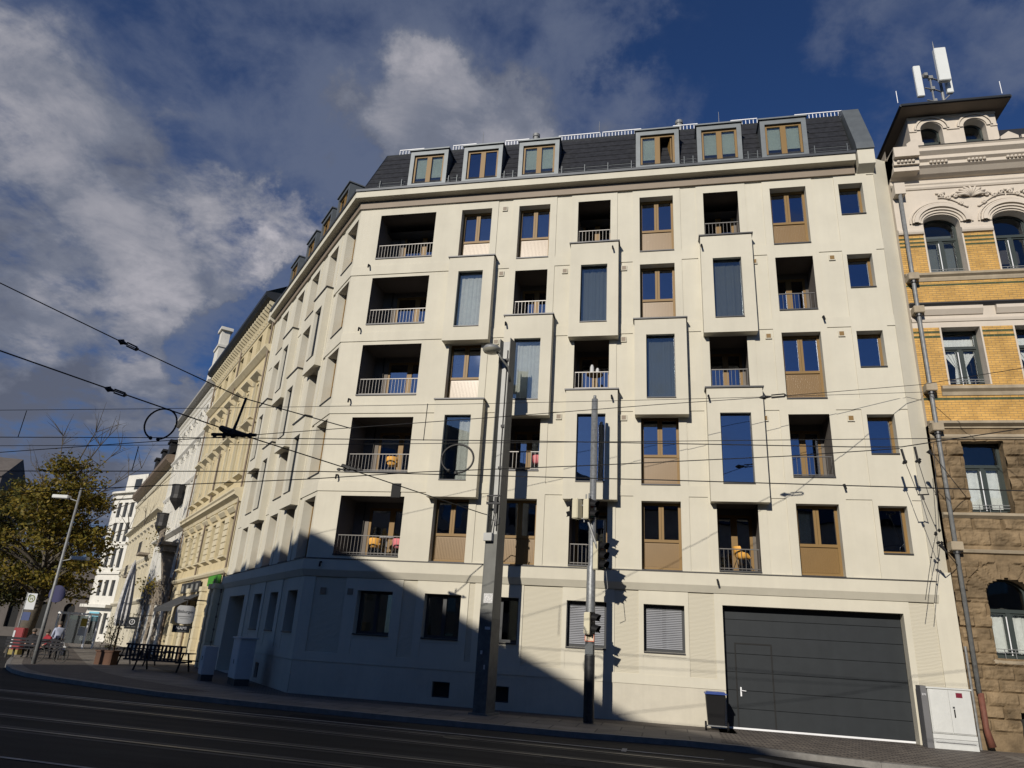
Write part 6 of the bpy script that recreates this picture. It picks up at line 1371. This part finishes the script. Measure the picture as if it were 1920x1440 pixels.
# ------------------------------------------------------------------ things on the loggias
def armchair(x, z, colname, label, y=.62, yaw=0, k_=1.0):
    t = thing('armchair', (x, y, z), label, 'armchair', 'shell armchairs on the loggias'); cs, sn = math.cos(yaw)*k_, math.sin(yaw)*k_
    Q = lambda a, b, c: Vector((x+a*cs-b*sn, y+a*sn+b*cs, z+c*k_)); m = MB(); N = 12; rows = []
    prof = [(-.22, .40, .20), (-.05, .38, .23), (.12, .37, .24), (.20, .44, .25), (.25, .58, .25), (.28, .72, .24), (.285, .76, .22)]
    for i_, (b, h, w) in enumerate(prof):
        rows.append([Q(w*(2*k/N-1), b-.13*(2*k/N-1)**2*(1 if i_ > 2 else 0), h+(.20*abs(2*k/N-1)**4 if i_ in (1, 2, 3) else 0)) for k in range(N+1)])
    for r0, r1 in zip(rows, rows[1:]):
        for k in range(N): m.poly([r0[k], r0[k+1], r1[k+1], r1[k]])
    m.build('seat_shell', M[colname], t, smooth=True)
    for a in (-.2, .2):
        for b in (-.2, .2): l = MB(); l.tube([Q(a*.6, b*.6, .38), Q(a*1.2, b*1.2, 0)], .012, 6); l.build('leg', M['iron'], t)
M['yel'] = mat('yellow_shell', (.80, .42, .09), .5, var=.05); M['pnk'] = mat('pink_shell', (.72, .22, .24), .5, var=.05)
armchair(-10.05, 4.53, 'yel', 'yellow shell armchair behind the lowest corner loggia railing', .85, rad(195), .85); armchair(-9.15, 4.53, 'pnk', 'pink shell armchair beside the yellow one on the lowest corner loggia', .85, rad(165), .85)
armchair(2.45, 4.46, 'yel', 'single yellow shell armchair on the loggia above the garage door', .50, rad(110))
armchair(-9.7, 7.47, 'yel', 'yellow shell armchair on the second lowest corner loggia', .7, rad(190), .85); armchair(-4.25, 7.53, 'pnk', 'pink shell armchair at the right end of the loggia by the grey mast', .5, rad(180), .85)
tb = thing('side_table', (-9.6, .8, 4.53), 'small white folding table between the yellow and pink armchairs', 'table'); m = MB(); m.cyl((-9.6, .85), .28, 5.2, 5.23, 18); m.build('tabletop', M['signw'], tb); m = MB(); m.cyl((-9.6, .85), .025, 4.53, 5.2, 8); m.cyl((-9.6, .85), .18, 4.53, 4.55, 14); m.build('leg', M['galv'], tb)
ct = thing('side_table', (-2.3, .6, 10.5), 'round table with pots on the loggia below the middle bay', 'table'); m = MB(); m.cyl((-2.3, .6), .3, 11.2, 11.23, 18); m.build('tabletop', M['bronze'], ct); m = MB(); m.cyl((-2.3, .6), .02, 10.5, 11.2, 8); m.cyl((-2.3, .6), .2, 10.5, 10.52, 12); m.build('leg', M['iron'], ct)
for dx, h, w in ((-.1, .35, .08), (.1, .22, .07)):
    pv = thing('flower_pot', (-2.3+dx, .55, 11.23), ('taller' if dx < 0 else 'shorter')+' pale pot standing on the round loggia table', 'pot'); m = MB(); m.lathe((-2.3+dx, .55, 11.23), [(.04, 0), (w, .05), (w*.9, h*.7), (w*.5, h)], 12); m.build('pot', M['signw'], pv)
# ------------------------------------------------------------------ houses across the street (behind the viewer), they cast the big shadow
opp = thing('opposite_building', (-24, -32, 0), 'grey apartment block across the street with sloping eaves line', 'building')
M['opp'] = mat('opposite_render', (.26, .24, .21), .85, var=.15, stain=.1)
EZ = 18.05; line = [(-31.0, -18.2), (-27.9, -20.8), (-18.7, -28.0), (-10.2, -39.4), (-2, -50.3)]; back = [(-14, -62), (-38.35, -48.2)]
m = MB(); pts = line+back; base = [Vector((x, y, -1)) for x, y in pts]; m.prism(base, (0, 0, EZ+1)); m.build('wall', M['opp'], opp)
for (x0, y0), (x1, y1) in zip(line, line[1:]):
    ln_ = math.hypot(x1-x0, y1-y0); u_ = ((x1-x0)/ln_, (y1-y0)/ln_); f = Fr((x0, y0), (-u_[0], -u_[1]), (-u_[1], u_[0]))
    for k in range(int(ln_/2.4)):
        for z in (1, 4.4, 7.7, 11, 14.2): w = MB(); w.box(f, -(2.4*k+1.8), -(2.4*k+.6), -.05, .03, z, z+1.9); w.build('window', M['glass_dark'], opp)
r = random.Random(2)
for k in range(9):
    f_ = .02+k*.11; x = -31+(-18.7+31)*f_; y = -18.2+(-28+18.2)*f_; hh = r.choice((.25, .5, .35, .1, .6)); m = MB(); m.box(W3, x-.4, x+.35, y-1.2, y-.4, EZ-.2, EZ+hh); m.build('chimney', M['opp'], opp)
op2 = thing('opposite_house', (8, -34, 0), 'lower dark house across the street with hipped roof', 'building')
m = MB(); m.box(W3, -4, 30, -46, -32, 0, 11.6); m.build('wall', M['opp'], op2); m = MB()
p0 = [(-4.5, -31.5, 11.6), (30.5, -31.5, 11.6), (30.5, -46.5, 11.6), (-4.5, -46.5, 11.6)]; t0 = [(2, -37, 14.8), (26, -37, 14.8), (26, -41, 14.8), (2, -41, 14.8)]
for k in range(4): m.poly([p0[k], p0[(k+1) % 4], t0[(k+1) % 4], t0[k]])
m.poly(t0); m.build('roof', M['tile_old'], op2)
for k in range(13):
    for z in (1, 4.2, 7.2): w = MB(); w.box(W3, -3+2.5*k, -1.9+2.5*k, -32.03, -31.98, z, z+1.7); w.build('window', M['glass_dark'], op2)

# ------------------------------------------------------------------ light and sky
SUN = Vector((.245, 1, -.46)).normalized()
sd = bpy.data.lights.new('sun', 'SUN'); so = bpy.data.objects.new('sun', sd); COL.objects.link(so); sd.energy = SUN_E; sd.angle = rad(.53); sd.color = (1, .93, .82)
so.rotation_euler = SUN.to_track_quat('-Z', 'Y').to_euler()
wd = bpy.data.worlds.new('World'); scene.world = wd; wd.use_nodes = True; n = wd.node_tree; n.nodes.clear(); lk = n.links.new
out = n.nodes.new('ShaderNodeOutputWorld'); bg_ = n.nodes.new('ShaderNodeBackground'); bg_.inputs['Strength'].default_value = SKY_S
sky = n.nodes.new('ShaderNodeTexSky'); sky.sky_type = 'NISHITA'; sky.sun_disc = False; sky.sun_elevation = math.asin(-SUN.z); sky.sun_rotation = math.atan2(-SUN.x, -SUN.y)
sky.air_density = 1.0; sky.dust_density = .3; sky.ozone_density = 3.0
tc = n.nodes.new('ShaderNodeTexCoord')
def vm(op, a, b=None, sc=None):
    x = n.nodes.new('ShaderNodeVectorMath'); x.operation = op
    for i, v in enumerate((a, b)):
        if v is None: continue
        if hasattr(v, 'links') or hasattr(v, 'is_output'): lk(v, x.inputs[i])
        else: x.inputs[i].default_value = v
    if sc is not None: x.inputs['Scale'].default_value = sc
    return x.outputs['Value'] if op == 'DOT_PRODUCT' else x.outputs[0]
def mth(op, a, b=0, clamp=False):
    x = n.nodes.new('ShaderNodeMath'); x.operation = op; x.use_clamp = clamp
    for i, v in enumerate((a, b)):
        if hasattr(v, 'is_output'): lk(v, x.inputs[i])
        else: x.inputs[i].default_value = v
    return x.outputs[0]
def smooth(v, a, b, c=0, d=1):
    x = n.nodes.new('ShaderNodeMapRange'); x.interpolation_type = 'SMOOTHSTEP'; lk(v, x.inputs[0]); x.inputs[1].default_value = a; x.inputs[2].default_value = b; x.inputs[3].default_value = c; x.inputs[4].default_value = d; return x.outputs[0]
def noise_(v, s, det, ro=.55, dist=0):
    x = n.nodes.new('ShaderNodeTexNoise'); x.inputs['Scale'].default_value = s; x.inputs['Detail'].default_value = det; x.inputs['Roughness'].default_value = ro; x.inputs['Distortion'].default_value = dist; lk(v, x.inputs['Vector']); return x.outputs['Fac']
dv = tc.outputs['Generated']
sep = n.nodes.new('ShaderNodeSeparateXYZ'); lk(dv, sep.inputs[0])
den = mth('MAXIMUM', mth('ADD', sep.outputs['Z'], .25), .05)
cmb = n.nodes.new('ShaderNodeCombineXYZ'); lk(mth('DIVIDE', sep.outputs['X'], den), cmb.inputs[0]); lk(mth('DIVIDE', sep.outputs['Y'], den), cmb.inputs[1])
pv = cmb.outputs[0]
big = noise_(vm('ADD', pv, (3.1, 1.7, 0)), 2.6, 12, .60, .35)
fine = noise_(vm('ADD', pv, (7.3, 2.2, .7)), 9.0, 12, .62, .25)
def ncol(v, s_, det, ro):
    x = n.nodes.new('ShaderNodeTexNoise'); x.inputs['Scale'].default_value = s_; x.inputs['Detail'].default_value = det; x.inputs['Roughness'].default_value = ro; lk(v, x.inputs['Vector']); return x.outputs['Color']
wv = vm('ADD', dv, vm('SCALE', vm('SUBTRACT', ncol(dv, 4.0, 8, .62), (.5, .5, .5)), None, .34))
wv = vm('NORMALIZE', wv)
def blob(px, py, rdeg, soft=.25):
    d = ray(px, py).normalized(); c = vm('DOT_PRODUCT', wv, tuple(d)); return smooth(c, math.cos(rad(rdeg)), math.cos(rad(rdeg*soft)))
def blobs(rows):
    acc = None
    for px, py, rr_, wt in rows:
        b = mth('MULTIPLY', blob(px, py, rr_), wt); acc = b if acc is None else mth('ADD', acc, b)
    return acc
# cumulus heaps with lit edges
heap = blobs(((760, 175, 6.5, .30), (880, 170, 6, .30), (1000, 205, 6.5, .30), (1060, 215, 6, .2), (700, 190, 4.5, .16), (830, 250, 7, .22), (960, 250, 6, .18),
    (480, 410, 6.5, .34), (560, 385, 5, .24), (440, 470, 4.5, .26), (380, 350, 6, .18), (620, 400, 4, .10),
    (60, 200, 13, .34), (30, 420, 12, .30), (190, 560, 10, .36), (300, 560, 7.5, .30), (100, 640, 8, .28), (360, 500, 6, .10),
    (90, 790, 9, .52), (230, 830, 9, .55), (340, 745, 5, .22), (100, 920, 11, .6), (300, 900, 9, .45)))
heap = mth('SUBTRACT', heap, blobs(((440, 640, 5.5, .36), (330, 650, 4, .18), (150, 705, 4.5, .24), (40, 690, 4, .22), (560, 500, 4, .30), (520, 570, 5, .36), (600, 500, 4, .2), (640, 340, 3.5, .10))))
hd = mth('ADD', mth('ADD', mth('MULTIPLY', mth('SUBTRACT', big, .5), 1.5), mth('MULTIPLY', mth('SUBTRACT', fine, .5), .9)), mth('SUBTRACT', mth('MINIMUM', heap, .50), .20))
hm = smooth(hd, -.02, .34)
# thin grey blue veil
veil = blobs(((150, 200, 24, .62), (420, 260, 16, .42), (250, 480, 16, .45), (620, 110, 13, .34), (560, 330, 10, .30), (900, 90, 12, .28), (1180, 110, 9, .26), (1720, 70, 10, .42), (1460, 60, 4, .34), (1850, 40, 7, .28), (1250, 90, 8, .2), (1000, 250, 9, .2), (200, 840, 14, .6)))
veil = mth('SUBTRACT', veil, blobs(((560, 20, 6, .3), (1250, 40, 5, .3), (420, 650, 7, .5), (150, 700, 5, .3), (560, 500, 5, .3), (1400, 200, 9, .2))))
vd = mth('ADD', mth('ADD', mth('MULTIPLY', mth('SUBTRACT', big, .5), 1.5), mth('MULTIPLY', mth('SUBTRACT', fine, .5), .9)), mth('SUBTRACT', mth('MINIMUM', veil, .55), .16))
vmk = mth('MULTIPLY', smooth(vd, -.10, .55), .80)
# brightness of the heaps: lit billows against grey bases
lit = noise_(vm('ADD', pv, (1.2, 5.9, .1)), 5.0, 12, .62, .3)
val = mth('ADD', mth('MULTIPLY', smooth(lit, .36, .66), .50), mth('MULTIPLY', smooth(hd, .05, .5), .34))
val = mth('ADD', val, blobs(((780, 175, 6, .28), (1000, 190, 6, .18), (50, 170, 9, .28), (210, 560, 8, .26), (480, 400, 6, .32), (560, 385, 4, .22), (440, 475, 4, .2), (330, 760, 5, .15))))
val = mth('SUBTRACT', val, blobs(((40, 800, 6, .38), (60, 880, 9, .30), (220, 860, 9, .15), (850, 270, 6, .12), (100, 400, 9, .10))))
cr = n.nodes.new('ShaderNodeValToRGB'); lk(mth('MULTIPLY', val, .82, True), cr.inputs[0]); e = cr.color_ramp.elements
K_ = CLOUD_K
e[0].color = (.075*K_, .085*K_, .118*K_, 1); e[1].color = (.36*K_, .345*K_, .37*K_, 1); x = e.new(.4); x.color = (.125*K_, .138*K_, .178*K_, 1); x = e.new(.75); x.color = (.235*K_, .235*K_, .265*K_, 1)
skm = n.nodes.new('ShaderNodeMix'); skm.data_type = 'RGBA'; skm.blend_type = 'MULTIPLY'; skm.inputs[0].default_value = 1; lk(sky.outputs[0], skm.inputs[6]); skm.inputs[7].default_value = (*SKY_TINT, 1)
mx = n.nodes.new('ShaderNodeMix'); mx.data_type = 'RGBA'; mv = n.nodes.new('ShaderNodeMix'); mv.data_type = 'RGBA'; lk(vmk, mv.inputs[0]); lk(skm.outputs[2], mv.inputs[6]); mv.inputs[7].default_value = (.092*K_, .112*K_, .168*K_, 1)
lk(mth('MULTIPLY', hm, .93), mx.inputs[0]); lk(mv.outputs[2], mx.inputs[6]); lk(cr.outputs[0], mx.inputs[7])
lk(mx.outputs[2], bg_.inputs['Color']); lk(bg_.outputs[0], out.inputs[0])
scene.view_settings.view_transform = 'Standard'; scene.view_settings.look = 'None'; scene.view_settings.gamma = 1; scene.view_settings.exposure = EXPO
scene.render.engine = 'CYCLES'; scene.cycles.max_bounces = 8; scene.cycles.transparent_max_bounces = 12; scene.cycles.diffuse_bounces = 2; scene.cycles.glossy_bounces = 4
scene.render.resolution_x = 1024; scene.render.resolution_y = 768
